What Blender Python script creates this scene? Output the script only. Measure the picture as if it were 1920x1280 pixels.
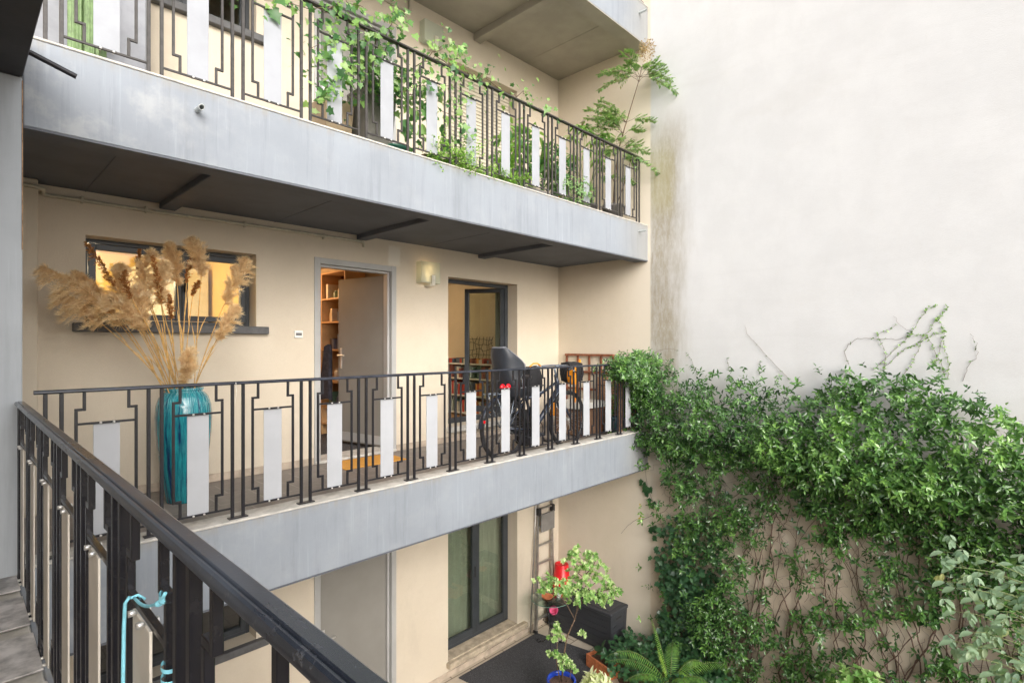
import bpy, math, random
import numpy as np
from mathutils import Vector, Matrix
R = math.radians
sc = bpy.context.scene
for o in list(bpy.data.objects): bpy.data.objects.remove(o)
COL = sc.collection

# ------------------------------------------------------------------ camera, sky, sun, exposure
cam = bpy.data.cameras.new('camera'); cam.lens = 36*1015/1920; cam.sensor_width = 36
cam.shift_y = 5/1920; cam.clip_start = 0.05; cam.clip_end = 500
co = bpy.data.objects.new('camera', cam); COL.objects.link(co)
co.location = (0, 0, 0); co.rotation_euler = (R(90), 0, R(43.9-90)); sc.camera = co
SUN_EL, SUN_AZ = 27, -112       # direction the light comes from (azimuth from +X, counter-clockwise)
w = bpy.data.worlds.new('World'); sc.world = w; w.use_nodes = True
nt = w.node_tree; nt.nodes.clear()
sky = nt.nodes.new('ShaderNodeTexSky'); sky.sky_type = 'NISHITA'; sky.sun_disc = False
sky.sun_elevation = R(SUN_EL); sky.sun_rotation = R(90-SUN_AZ); sky.dust_density = 4; sky.air_density = 1.0; sky.ozone_density = 1
hs = nt.nodes.new('ShaderNodeHueSaturation'); hs.inputs['Saturation'].default_value = 0.38
bg = nt.nodes.new('ShaderNodeBackground'); bg.inputs['Strength'].default_value = 0.15
wo = nt.nodes.new('ShaderNodeOutputWorld')
nt.links.new(sky.outputs[0], hs.inputs['Color']); nt.links.new(hs.outputs[0], bg.inputs['Color']); nt.links.new(bg.outputs[0], wo.inputs[0])
sl = bpy.data.lights.new('sun', 'SUN'); sl.energy = .95; sl.angle = R(70); sl.color = (1, .975, .94)
so = bpy.data.objects.new('sun', sl); COL.objects.link(so)
d = Vector((math.cos(R(SUN_EL))*math.cos(R(SUN_AZ)), math.cos(R(SUN_EL))*math.sin(R(SUN_AZ)), math.sin(R(SUN_EL))))
so.rotation_euler = d.to_track_quat('Z', 'Y').to_euler(); so.location = (0, 0, 12)
sc.view_settings.view_transform = 'Standard'; sc.view_settings.look = 'None'
sc.view_settings.gamma = 1; sc.view_settings.exposure = 1.03
sc.render.resolution_x = 1024; sc.render.resolution_y = 682

# ------------------------------------------------------------------ key levels and planes (eye at z = 0)
G = -4.31          # courtyard ground
FL = -1.27         # first gallery floor
KB = -1.20         # its kerb top
FU = 1.565         # upper gallery floor
KU = 1.635
YF, YW, XE = 3.86, 5.46, 6.74      # fascia plane, facade plane, end wall plane
rnd = random.Random(7)
NB_Z = -1.231      # top of the near kerb

# ------------------------------------------------------------------ mesh helpers
class MB:
    def __init__(s): s.v = []; s.f = []; s.mi = []; s.cur = 0
    def add(s, vs, fs):
        n = len(s.v); s.v += [tuple(p) for p in vs]
        for f in fs: s.f.append([i+n for i in f]); s.mi.append(s.cur)
        return s
    def box(s, x0, x1, y0, y1, z0, z1):
        v = [(x0,y0,z0),(x1,y0,z0),(x1,y1,z0),(x0,y1,z0),(x0,y0,z1),(x1,y0,z1),(x1,y1,z1),(x0,y1,z1)]
        return s.add(v, [(0,3,2,1),(4,5,6,7),(0,1,5,4),(1,2,6,5),(2,3,7,6),(3,0,4,7)])
    def rbox(s, x0, x1, y0, y1, z0, z1, M=None, b=0.0):
        if b <= 0:
            v = [(x0,y0,z0),(x1,y0,z0),(x1,y1,z0),(x0,y1,z0),(x0,y0,z1),(x1,y0,z1),(x1,y1,z1),(x0,y1,z1)]
            f = [(0,3,2,1),(4,5,6,7),(0,1,5,4),(1,2,6,5),(2,3,7,6),(3,0,4,7)]
        else:           # chamfered box: three rings of vertices per corner
            v = []; idx = {}
            for ix, x in enumerate((x0, x1)):
                for iy, y in enumerate((y0, y1)):
                    for iz, z in enumerate((z0, z1)):
                        sx, sy, sz = (1-2*ix)*b, (1-2*iy)*b, (1-2*iz)*b
                        for k, p in enumerate(((x, y+sy, z+sz), (x+sx, y, z+sz), (x+sx, y+sy, z))):
                            idx[(ix,iy,iz,k)] = len(v); v.append(p)
            f = []
            g = idx
            for i in (0,1): f.append([g[(i,0,0,0)],g[(i,1,0,0)],g[(i,1,1,0)],g[(i,0,1,0)]])
            for i in (0,1): f.append([g[(0,i,0,1)],g[(1,i,0,1)],g[(1,i,1,1)],g[(0,i,1,1)]])
            for i in (0,1): f.append([g[(0,0,i,2)],g[(1,0,i,2)],g[(1,1,i,2)],g[(0,1,i,2)]])
            for i in (0,1):
                for j in (0,1):
                    f.append([g[(i,j,0,0)],g[(i,j,1,0)],g[(i,j,1,1)],g[(i,j,0,1)]])
                    f.append([g[(i,0,j,0)],g[(i,1,j,0)],g[(i,1,j,2)],g[(i,0,j,2)]])
                    f.append([g[(0,i,j,1)],g[(1,i,j,1)],g[(1,i,j,2)],g[(0,i,j,2)]])
                    for k in (0,1): f.append([g[(i,j,k,0)],g[(i,j,k,1)],g[(i,j,k,2)]])
        if M is not None: v = [tuple(M @ Vector(p)) for p in v]
        return s.add(v, f)
    def tube(s, path, r, n=8, cap=True):
        path = [Vector(p) for p in path]; rs = r if isinstance(r, (list, tuple)) else [r]*len(path)
        m = len(path); vs = []; fs = []
        t = (path[1]-path[0]).normalized()
        up = Vector((0,0,1)) if abs(t.z) < .9 else Vector((1,0,0))
        nrm = t.cross(up).normalized()
        for i, p in enumerate(path):
            tt = (path[min(i+1,m-1)]-path[max(i-1,0)])
            if tt.length < 1e-9: tt = t
            tt.normalize(); nrm = (nrm - tt*nrm.dot(tt))
            if nrm.length < 1e-6: nrm = tt.orthogonal()
            nrm.normalize(); bn = tt.cross(nrm)
            for k in range(n):
                a = 2*math.pi*k/n; vs.append(p + (nrm*math.cos(a)+bn*math.sin(a))*rs[i])
        for i in range(m-1):
            for k in range(n):
                fs.append((i*n+k, i*n+(k+1)%n, (i+1)*n+(k+1)%n, (i+1)*n+k))
        if cap and n > 2: fs.append(tuple(range(n-1,-1,-1))); fs.append(tuple((m-1)*n+k for k in range(n)))
        return s.add(vs, fs)
    def lathe(s, prof, n=32, c=(0,0,0)):
        vs = []; fs = []; m = len(prof)
        for r, z in prof:
            for k in range(n):
                a = 2*math.pi*k/n; vs.append((c[0]+r*math.cos(a), c[1]+r*math.sin(a), c[2]+z))
        for i in range(m-1):
            for k in range(n):
                fs.append((i*n+k, i*n+(k+1)%n, (i+1)*n+(k+1)%n, (i+1)*n+k))
        return s.add(vs, fs)
    def wall(s, x0, x1, z0, z1, y0, y1, holes):
        """slab in the XZ plane from y0 (front) to y1 (back) with rectangular holes (x0,x1,z0,z1)"""
        xs = sorted({x0, x1, *[h[0] for h in holes], *[h[1] for h in holes]})
        zs = sorted({z0, z1, *[h[2] for h in holes], *[h[3] for h in holes]})
        def hole(x, z): return any(h[0] < x < h[1] and h[2] < z < h[3] for h in holes)
        for i in range(len(xs)-1):
            for j in range(len(zs)-1):
                xa, xb, za, zb = xs[i], xs[i+1], zs[j], zs[j+1]
                if hole((xa+xb)/2, (za+zb)/2): continue
                s.add([(xa,y0,za),(xb,y0,za),(xb,y0,zb),(xa,y0,zb)], [(0,1,2,3)])
                s.add([(xa,y1,za),(xb,y1,za),(xb,y1,zb),(xa,y1,zb)], [(3,2,1,0)])
        for h in holes:
            a, b, c, d_ = h
            s.add([(a,y0,c),(a,y1,c),(a,y1,d_),(a,y0,d_)], [(0,1,2,3)])
            s.add([(b,y0,c),(b,y1,c),(b,y1,d_),(b,y0,d_)], [(3,2,1,0)])
            s.add([(a,y0,d_),(a,y1,d_),(b,y1,d_),(b,y0,d_)], [(0,1,2,3)])
            s.add([(a,y0,c),(a,y1,c),(b,y1,c),(b,y0,c)], [(3,2,1,0)])
        return s
    def mesh(s, name, mats, smooth=False):
        me = bpy.data.meshes.new(name); me.from_pydata(s.v, [], s.f)
        for m in (mats if isinstance(mats, (list, tuple)) else [mats]): me.materials.append(m)
        if any(s.mi): me.polygons.foreach_set('material_index', s.mi)
        if smooth: me.polygons.foreach_set('use_smooth', [True]*len(me.polygons))
        me.update(); return me
    def build(s, name, mats, parent=None, smooth=False, origin=None):
        if origin is None and parent is None and s.v:
            a = np.array(s.v); origin = ((a[:,0].min()+a[:,0].max())/2, (a[:,1].min()+a[:,1].max())/2, a[:,2].min())
        if origin is not None: s.v = [(p[0]-origin[0], p[1]-origin[1], p[2]-origin[2]) for p in s.v]
        me = s.mesh(name, mats, smooth)
        o = bpy.data.objects.new(name, me); COL.objects.link(o)
        if origin is not None: o.location = origin
        if parent is not None: o.parent = parent
        return o

def edges_smooth(o, ang=35):
    """smooth shading that keeps hard edges"""
    me = o.data; me.polygons.foreach_set('use_smooth', [True]*len(me.polygons))
    try: me.set_sharp_from_angle(angle=R(ang))
    except Exception: pass
    return o
def tag(o, label=None, cat=None, group=None, kind=None):
    if label: o['label'] = label
    if cat: o['category'] = cat
    if group: o['group'] = group
    if kind: o['kind'] = kind
    return o
def thing(name, label, cat, loc=(0,0,0), group=None):
    """an Empty; children are built in world coordinates relative to it through P(o)"""
    o = bpy.data.objects.new(name, None); COL.objects.link(o); o.location = loc; o.empty_display_size = .1
    return tag(o, label, cat, group)
def part(mb, name, mats, parent, smooth=False, label=None):
    """build mb (world coordinates) as a part of parent"""
    l = Vector((0,0,0)); p = parent
    while p is not None: l += p.location; p = p.parent
    mb.v = [(q[0]-l.x, q[1]-l.y, q[2]-l.z) for q in mb.v]
    o = bpy.data.objects.new(name, mb.mesh(name, mats, smooth)); COL.objects.link(o); o.parent = parent
    if label: o['label'] = label
    return o
def inst(name, me, parent, loc=(0,0,0), rot=None, scale=None):
    o = bpy.data.objects.new(name, me); COL.objects.link(o); o.location = loc
    if parent is not None: o.parent = parent
    if rot: o.rotation_euler = rot
    if scale: o.scale = scale
    return o

# ------------------------------------------------------------------ materials
def srgb(r, g, b):
    f = lambda c: (c/255/12.92) if c/255 <= .04045 else ((c/255+.055)/1.055)**2.4
    return (f(r), f(g), f(b))
MATS = {}
class NT:
    def __init__(s, name):
        s.m = bpy.data.materials.new(name); s.m.use_nodes = True; s.t = s.m.node_tree; s.n = s.t.nodes; s.n.clear()
        s.out = s.n.new('ShaderNodeOutputMaterial'); s.b = s.n.new('ShaderNodeBsdfPrincipled'); s.lk(s.b.outputs[0], s.out.inputs[0])
    def lk(s, a, b): s.t.links.new(a, b)
    def new(s, t, **k):
        n = s.n.new(t)
        for a, v in k.items(): setattr(n, a, v)
        return n
    def geo(s):
        return s.new('ShaderNodeNewGeometry').outputs['Position']
    def noise(s, scale, detail=4, rough=.55, vec=None, st=None):
        v = vec or s.geo()
        if st:
            mp = s.new('ShaderNodeMapping'); mp.inputs['Scale'].default_value = st; s.lk(v, mp.inputs[0]); v = mp.outputs[0]
        n = s.new('ShaderNodeTexNoise'); n.inputs['Scale'].default_value = scale; n.inputs['Detail'].default_value = detail
        n.inputs['Roughness'].default_value = rough; s.lk(v, n.inputs['Vector']); return n.outputs['Fac']
    def rng(s, x, a, b, c=0., d=1., smooth=True):
        n = s.new('ShaderNodeMapRange'); n.interpolation_type = 'SMOOTHSTEP' if smooth else 'LINEAR'
        for i, v in zip(('From Min','From Max','To Min','To Max'), (a,b,c,d)): n.inputs[i].default_value = v
        s.lk(x, n.inputs['Value']); return n.outputs['Result']
    def math(s, op, a, b=None):
        n = s.new('ShaderNodeMath'); n.operation = op
        for i, v in enumerate((a, b)):
            if v is None: continue
            if isinstance(v, (int, float)): n.inputs[i].default_value = v
            else: s.lk(v, n.inputs[i])
        return n.outputs[0]
    def mix(s, f, a, b, mode='MIX'):
        n = s.new('ShaderNodeMix'); n.data_type = 'RGBA'; n.blend_type = mode
        for sk, v in ((n.inputs['Factor'], f), (n.inputs['A'], a), (n.inputs['B'], b)):
            if isinstance(v, (int, float)): sk.default_value = v
            elif isinstance(v, tuple): sk.default_value = (*v, 1)
            else: s.lk(v, sk)
        return n.outputs['Result']
    def sep(s):
        n = s.new('ShaderNodeSeparateXYZ'); s.lk(s.geo(), n.inputs[0]); return n.outputs
    def bump(s, h, strength=.3, dist=.01):
        n = s.new('ShaderNodeBump'); n.inputs['Strength'].default_value = strength; n.inputs['Distance'].default_value = dist
        s.lk(h, n.inputs['Height']); s.lk(n.outputs[0], s.b.inputs['Normal'])
    def col(s, c):
        if isinstance(c, tuple): s.b.inputs['Base Color'].default_value = (*c, 1)
        else: s.lk(c, s.b.inputs['Base Color'])
    def set(s, **k):
        for a, v in k.items():
            i = s.b.inputs[a.replace('_', ' ')]
            if isinstance(v, (int, float)): i.default_value = v
            elif isinstance(v, tuple): i.default_value = (*v, 1) if len(v) == 3 else v
            else: s.lk(v, i)
def simple(name, c, rough=.5, metal=0., var=.12, vs=8, bump=0, bs=60, spec=.5, **k):
    if name in MATS: return MATS[name]
    t = NT(name)
    n = t.noise(vs, 5, .6)
    t.col(t.mix(t.rng(n, .3, .7), tuple(x*(1-var) for x in c), tuple(min(1, x*(1+var)) for x in c)))
    t.set(Roughness=rough, Metallic=metal, Specular_IOR_Level=spec, **k)
    if bump: t.bump(t.noise(bs, 3), bump, .004)
    MATS[name] = t.m; return t.m
def plaster(name, c, c2, grain=.5, dirt=(0.35,.30,.24), dirt_amt=.25):
    t = NT(name)
    big = t.noise(1.3, 5, .6); mid = t.noise(9, 5, .65); fine = t.noise(190, 4, .7)
    col = t.mix(t.rng(big, .35, .7), c, c2)
    col = t.mix(t.math('MULTIPLY', t.rng(mid, .56, .74), .22), col, tuple(x*.84 for x in c))
    sp = t.noise(34, 6, .7)
    col = t.mix(t.math('MULTIPLY', t.rng(sp, .63, .76), dirt_amt*1.2), col, dirt); stn = t.noise(2.1, 6, .75, st=(1,1,.35)); col = t.mix(t.math('MULTIPLY', t.rng(stn, .55, .75), .16), col, tuple(x*.62 for x in c))
    col = t.mix(t.math('MULTIPLY', t.rng(fine, .35, .7), .22), col, tuple(x*.74 for x in c)); sp2 = t.noise(75, 3, .8); col = t.mix(t.math('MULTIPLY', t.rng(sp2, .68, .74), .30), col, tuple(x*.55 for x in c))
    t.set(Roughness=.9, Specular_IOR_Level=.2); t.bump(t.math('ADD', fine, t.math('MULTIPLY', mid, .8)), grain, .006)
    return t, col
# facade plaster
t, col = plaster('facade_plaster', (.625,.55,.44), (.67,.595,.485))
s_ = t.sep()
# dirt just above the gallery floors, brownish
for zf in (FL, FU, G):
    dd = t.math('ADD', s_[2], t.math('MULTIPLY', t.noise(7, 4), .06))
    band = t.math('MULTIPLY', t.rng(dd, zf+.02, zf+.12, 1, 0), t.rng(dd, zf-.1, zf-.05))
    col = t.mix(t.math('MULTIPLY', band, .45), col, (.34,.25,.16))
# a filled and repainted patch beside the door head
px = t.math('ABSOLUTE', t.math('SUBTRACT', s_[0], 3.66)); pz = t.math('ABSOLUTE', t.math('SUBTRACT', s_[2], 1.04))
wob = t.math('MULTIPLY', t.math('SUBTRACT', t.noise(14, 3), .5), .06)
pm = t.math('MULTIPLY', t.rng(t.math('ADD', px, wob), .065, .105, 1, 0), t.rng(t.math('ADD', pz, wob), .09, .14, 1, 0))
col = t.mix(t.math('MULTIPLY', pm, .75), col, (.74,.70,.62))
t.col(col); M_FACADE = t.m
# end wall: cream inside the galleries, chalky white outside, tan behind the creeper, stained strip along the slab ends
t, cream = plaster('end_wall_plaster', (.645,.57,.455), (.69,.61,.50))
s_ = t.sep(); Y, Z = s_[1], s_[2]
n1 = t.noise(2.2, 6, .6); n2 = t.noise(3.0, 5, .65, st=(1, 1, .22)); n3 = t.noise(14, 5, .7, st=(1, 1, .3))
wht = t.mix(t.rng(n1, .35, .7), (.635,.64,.65), (.675,.68,.69))
drift = t.noise(1.1, 5, .6, st=(1, .6, 2.2))
wht = t.mix(t.math('MULTIPLY', t.rng(drift, .56, .70), .16), wht, (.55,.54,.52))
wht = t.mix(t.math('MULTIPLY', t.rng(n3, .60, .78), .10), wht, (.50,.47,.42))
tan = t.mix(t.rng(n1, .3, .7), (.60,.50,.39), (.68,.60,.49))
zz = t.math('ADD', Z, t.math('MULTIPLY', t.math('SUBTRACT', n1, .5), 1.3))
outer = t.mix(t.rng(zz, -2.6, -.1), tan, wht)
yy = t.math('ADD', Y, t.math('MULTIPLY', t.math('SUBTRACT', n2, .5), .5))
stain = t.math('MULTIPLY', t.rng(yy, 3.12, 3.62), t.rng(Y, 3.80, 3.90, 1, .0))
stain = t.math('MULTIPLY', stain, t.math('MULTIPLY', t.rng(Z, 2.5, 3.4, 1, 0), t.rng(Z, -1.6, -.4)))
stain = t.math('MULTIPLY', stain, t.rng(n2, .28, .60, .55, 1))
outer = t.mix(t.math('MULTIPLY', t.math('MULTIPLY', stain, t.rng(t.noise(22, 6, .8, st=(1,1,.35)), .3, .62, .62, 1)), .95), outer, (.33,.29,.215)); sk2 = t.noise(26, 5, .75, st=(1, 1, .10)); outer = t.mix(t.math('MULTIPLY', t.math('MULTIPLY', stain, t.rng(sk2, .55, .72)), .5), outer, (.20,.17,.13)); sp_ = t.noise(60, 6, .8); outer = t.mix(t.math('MULTIPLY', t.rng(sp_, .70, .78), .18), outer, (.45,.42,.36)); tr_ = t.noise(5, 6, .7, st=(1, 1.6, .5)); outer = t.mix(t.math('MULTIPLY', t.rng(tr_, .5, .75), .07), outer, (.50,.48,.46)); gr_ = t.noise(95, 5, .75); outer = t.mix(t.math('MULTIPLY', t.rng(gr_, .45, .75), .10), outer, (.40,.39,.38)); dp_ = t.noise(9, 5, .8, st=(1, 1, .06)); outer = t.mix(t.math('MULTIPLY', t.math('MULTIPLY', t.rng(dp_, .60, .74), t.rng(Z, -.6, .9, 1, .25)), .10), outer, (.45,.42,.37)); sw = t.noise(.8, 3, .5, st=(1,.35,2.6)); outer = t.mix(t.math('MULTIPLY', t.math('MULTIPLY', t.rng(sw, .50, .56), t.rng(sw, .56, .60, 1, 0)), .035), outer, (.40,.39,.38))
gs = t.math('MULTIPLY', t.rng(yy, 3.40, 3.60), t.math('MULTIPLY', t.rng(Z, 1.6, 2.0), t.rng(Z, 2.4, 2.9, 1, 0)))
outer = t.mix(t.math('MULTIPLY', gs, t.math('MULTIPLY', t.rng(Y, 3.8, 3.86, 1, 0), .35)), outer, (.42,.38,.16))
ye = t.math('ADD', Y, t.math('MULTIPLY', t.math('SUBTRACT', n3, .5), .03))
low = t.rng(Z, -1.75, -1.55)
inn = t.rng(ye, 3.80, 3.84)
light = t.mix(t.rng(Y, 3.9, 4.5), t.mix(.5, cream, (.78,.72,.62)), cream)  # cream paled toward the gallery edge, courtyard light put into the colour
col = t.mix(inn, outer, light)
moss = t.math('MULTIPLY', t.math('MULTIPLY', t.rng(Z, G+.1, G+.75, 1, 0), t.rng(yy, 4.25, 3.7)), t.rng(n1, .4, .6))
col = t.mix(t.math('MULTIPLY', moss, .5), col, (.33,.36,.12))
t.col(col); M_END = t.m
# painted fascias: pale blue-grey with drips
def painted(name, c, streak=.35, white=True):
    t = NT(name)
    a = t.noise(1.6, 5, .6); drip = t.noise(16, 5, .7, st=(1, 1, .07)); fine = t.noise(70, 4, .7)
    col = t.mix(t.rng(a, .3, .7), tuple(x*.93 for x in c), tuple(x*1.06 for x in c))
    col = t.mix(t.math('MULTIPLY', t.rng(drip, .48, .70), streak), col, tuple(x*.62 for x in c)); dr2 = t.noise(34, 4, .7, st=(1, 1, .04)); col = t.mix(t.math('MULTIPLY', t.rng(dr2, .56, .72), streak*.8), col, tuple(min(1,x*1.5) for x in c))
    col = t.mix(t.math('MULTIPLY', t.rng(fine, .60, .72), .10), col, tuple(x*.7 for x in c))
    if white:
        w_ = t.noise(2.6, 6, .65)
        s = t.sep()
        m = t.math('MULTIPLY', t.rng(t.math('ADD', w_, t.math('MULTIPLY', t.math('SUBTRACT', t.noise(11, 5, .7), .5), .18)), .46, .70), t.rng(s[0], .2, 1.8, 1, .2))
        col = t.mix(t.math('MULTIPLY', m, .30), col, (.66,.65,.62))
        m2 = t.math('MULTIPLY', t.rng(t.math('ADD', s[0], t.math('MULTIPLY', a, .5)), 6.15, 6.9), .5)
        col = t.mix(m2, col, (.30,.29,.26))
        for zt in (KU, KB, 4.67):            # grime under the top edge
            g = t.math('MULTIPLY', t.rng(s[2], zt-.07, zt-.005), t.rng(s[2], zt+.02, zt+.05, 1, 0))
            col = t.mix(t.math('MULTIPLY', g, t.math('MULTIPLY', t.rng(drip, .35, .65), .5)), col, (.28,.26,.22))
    t.col(col); t.set(Roughness=t.rng(fine, .3, .7, .5, .68), Specular_IOR_Level=.4); t.bump(t.math('ADD', fine, t.math('MULTIPLY', drip, .5)), .12, .004)
    return t.m
M_FASCIA = painted('fascia_paint', (.25,.277,.315))
M_COLUMN = painted('column_paint', (.44,.475,.515), .25, False)
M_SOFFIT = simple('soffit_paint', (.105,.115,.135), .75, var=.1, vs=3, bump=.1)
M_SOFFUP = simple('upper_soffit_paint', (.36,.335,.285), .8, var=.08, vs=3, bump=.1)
M_BLACKBEAM = simple('black_beam_paint', (.022,.021,.024), .6, var=.2, vs=6, bump=.15)
M_KERB = simple('kerb_stone', (.52,.50,.46), .85, var=.18, vs=14, bump=.3)
M_IRON = simple('railing_iron', (.013,.013,.017), .36, var=.35, vs=40, bump=.08, bs=200)
M_IRONUP = simple('weathered_railing_iron', (.040,.036,.034), .5, var=.3, vs=30, bump=.1, bs=200)
M_PANEL = simple('white_panel', (.395,.41,.44), .45, var=.04, vs=5)
M_PANELDIRTY = simple('panel_back', (.68,.63,.56), .5, var=.12, vs=4)
M_STEEL = simple('bolt_steel', (.72,.71,.69), .35, metal=.7, var=.1)
M_FRAME = simple('anthracite_frame', (.040,.046,.053), .38, var=.15, vs=5)
M_SILL = simple('sill_paint', (.095,.095,.098), .6, var=.2, vs=12, bump=.2)
M_DOOR = simple('grey_door_paint', (.245,.235,.215), .42, var=.06, vs=2)
M_DFRAME = simple('door_frame_paint', (.40,.40,.395), .4, var=.06, vs=3)
M_PIPE = simple('cream_pipe', (.47,.44,.345), .55, var=.15, vs=18)
M_LIGHTPIPE = simple('grey_spout', (.45,.48,.48), .45, var=.15, vs=18)
M_WHITE = simple('white_plastic', (.78,.77,.73), .4, var=.05)
M_DARK = simple('dark_plastic_and_unlit_room', (.02,.02,.022), .5, var=.2)
M_SEAT = simple('child_seat_plastic', (.022,.026,.034), .5, var=.12)
M_STONE = simple('threshold_stone', (.42,.35,.26), .85, var=.25, vs=10, bump=.3)
M_SKIRT = simple('skirting_tile', (.46,.38,.30), .7, var=.2, vs=7, bump=.2)
M_ALU = simple('ladder_aluminium', (.42,.41,.40), .38, metal=.85, var=.15, vs=10)
M_RED = simple('red_plastic', (.62,.012,.018), .35, var=.06)
M_PINK = simple('pink_plastic', (.70,.10,.24), .35, var=.08)
M_TERRA = simple('terracotta', (.52,.17,.07), .8, var=.2, vs=22, bump=.3)
M_BLUE = simple('blue_glaze', (.02,.06,.42), .15, var=.3, vs=9)
M_SOIL = simple('soil', (.11,.065,.045), .95, var=.4, vs=50, bump=.8, bs=90)
M_STEM = simple('woody_stem', (.13,.085,.055), .85, var=.35, vs=30, bump=.4)
M_VINESTEM = simple('vine_stem', (.125,.075,.055), .85, var=.35, vs=20, bump=.4)
M_GREENSTEM = simple('green_stem', (.16,.20,.07), .6, var=.3, vs=30)
M_ORANGE = simple('orange_cloth', (.95,.33,.01), .6, var=.1, vs=30, bump=.2)
M_WOODRED = simple('red_brown_wood', (.22,.075,.035), .7, var=.25, vs=20, bump=.3)
M_SHELF = simple('shelf_birch', (.62,.38,.18), .55, var=.12, vs=6)
M_PLANTER = simple('grey_planter', (.20,.19,.175), .7, var=.15, vs=8, bump=.2)
M_GREENPOT = simple('green_pot', (.02,.12,.08), .4, var=.2)
M_CYAN = simple('cyan_tape', (.28,.72,.88), .5, var=.1, vs=60)
M_BLACKCLOTH = simple('black_cloth', (.012,.012,.014), .85, var=.3, vs=30, bump=.3)
# slatted/other pattern materials
def tiles(name, c1, c2, grout, sx, sy, rot=0., off=(0,0), gw=.012, rough=.6):
    t = NT(name); mp = t.new('ShaderNodeMapping'); mp.inputs['Rotation'].default_value = (0,0,rot); mp.inputs['Location'].default_value = (*off,0)
    t.lk(t.geo(), mp.inputs[0]); b = t.new('ShaderNodeTexBrick'); b.offset = .5; b.inputs['Scale'].default_value = 1
    b.inputs['Brick Width'].default_value = sx; b.inputs['Row Height'].default_value = sy; b.inputs['Mortar Size'].default_value = gw
    b.inputs['Mortar Smooth'].default_value = .2
    b.inputs['Color1'].default_value = (*c1,1); b.inputs['Color2'].default_value = (*c2,1); b.inputs['Mortar'].default_value = (*grout,1)
    t.lk(mp.outputs[0], b.inputs['Vector'])
    n = t.noise(12, 5, .65); col = t.mix(t.math('MULTIPLY', t.rng(n, .4, .75), .35), b.outputs['Color'], tuple(x*.55 for x in c1))
    n4 = t.noise(2.2, 5, .65); col = t.mix(t.math('MULTIPLY', t.rng(n4, .45, .75), .3), col, tuple(x*.6 for x in c2))
    t.col(col); t.set(Roughness=rough); t.bump(t.math('ADD', t.math('MULTIPLY', b.outputs['Fac'], -1.), t.math('MULTIPLY', n, .4)), .4, .005)
    return t.m
M_GTILE = tiles('courtyard_tiles', (.50,.43,.34), (.56,.49,.40), (.22,.18,.14), .60, .30, gw=.010)
M_FTILE = tiles('gallery_floor_tiles', (.235,.205,.185), (.27,.24,.215), (.33,.30,.27), .33, .33, gw=.007)
t = NT('rubber_mat'); n = t.noise(160, 3, .7); t.col(t.mix(t.rng(n, .45, .7), (.035,.035,.040), (.17,.17,.18))); t.set(Roughness=.95); t.bump(n, .8, .01); M_MAT = t.m
# doormat with leaf-like blotches
t = NT('patterned_coir'); vo = t.new('ShaderNodeTexVoronoi'); vo.inputs['Scale'].default_value = 13; t.lk(t.geo(), vo.inputs['Vector'])
sp = t.new('ShaderNodeSeparateColor'); t.lk(vo.outputs['Color'], sp.inputs[0])
c = t.mix(t.rng(sp.outputs[0], .55, .6, smooth=False), (.62,.28,.05), (.55,.10,.03)); c = t.mix(t.rng(sp.outputs[1], .78, .8), c, (.16,.22,.06))
c = t.mix(t.rng(vo.outputs['Distance'], .055, .075), c, (.72,.36,.07))
t.col(c); t.set(Roughness=.95); t.bump(t.noise(300, 2), .8, .006); M_COIR = t.m
# drip-glazed vase: streaks run down, teal and deep blue
t = NT('teal_drip_glaze'); s_ = t.sep()
at = t.new('ShaderNodeMath'); at.operation = 'ARCTAN2'; t.lk(t.math('SUBTRACT', s_[1], 4.98), at.inputs[0]); t.lk(t.math('SUBTRACT', s_[0], 1.32), at.inputs[1])
cb = t.new('ShaderNodeCombineXYZ'); t.lk(at.outputs[0], cb.inputs[0]); t.lk(t.math('MULTIPLY', s_[2], .35), cb.inputs[1])
st = t.noise(13, 6, .72, vec=cb.outputs[0]); st2 = t.noise(3.5, 5, .7, vec=cb.outputs[0]); st3 = t.noise(34, 5, .7, vec=cb.outputs[0])
c = t.mix(t.rng(st, .38, .64), (.008,.15,.21), (.02,.31,.35)); c = t.mix(t.rng(st2, .50, .62), c, (.004,.028,.10))
up = t.rng(s_[2], -.62, -.35)
c = t.mix(t.math('MULTIPLY', t.math('MULTIPLY', t.rng(st3, .50, .62), up), .85), c, (.42,.72,.74))
c = t.mix(t.math('MULTIPLY', t.rng(st3, .55, .68), .35), c, (.05,.40,.42))
t.col(c); t.set(Roughness=.13, Coat_Weight=.4, Coat_Roughness=.08); t.bump(st3, .06, .004); M_VASE = t.m
# glass
def glass(name, tint=(1,1,1), tr=.75, rough=.0, ref=1.):
    t = NT(name); t.n.remove(t.b)
    tb = t.new('ShaderNodeBsdfTransparent'); tb.inputs[0].default_value = (*tint,1)
    gl = t.new('ShaderNodeBsdfGlossy'); gl.inputs['Roughness'].default_value = rough; gl.inputs['Color'].default_value = (ref,ref,ref,1)
    fr = t.new('ShaderNodeFresnel'); fr.inputs['IOR'].default_value = 1.5
    mx = t.new('ShaderNodeMixShader'); gm_ = t.new('ShaderNodeNewGeometry'); f = t.math('MULTIPLY', t.math('ADD', t.math('MULTIPLY', fr.outputs[0], 1.5), .02), t.math('SUBTRACT', 1., gm_.outputs['Backfacing']))
    t.lk(f, mx.inputs[0]); t.lk(tb.outputs[0], mx.inputs[1]); t.lk(gl.outputs[0], mx.inputs[2]); t.lk(mx.outputs[0], t.out.inputs[0])
    return t.m
M_GLASS = glass('window_glass', (.86,.90,.86), .85); M_TABGLASS = glass('table_glass', (.62,.76,.70), .85)
t = NT('frosted_lamp_glass'); t.col((.66,.72,.58)); t.set(Roughness=.35, Transmission_Weight=.75, IOR=1.2, Alpha=1.0); M_FROST = t.m
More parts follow.
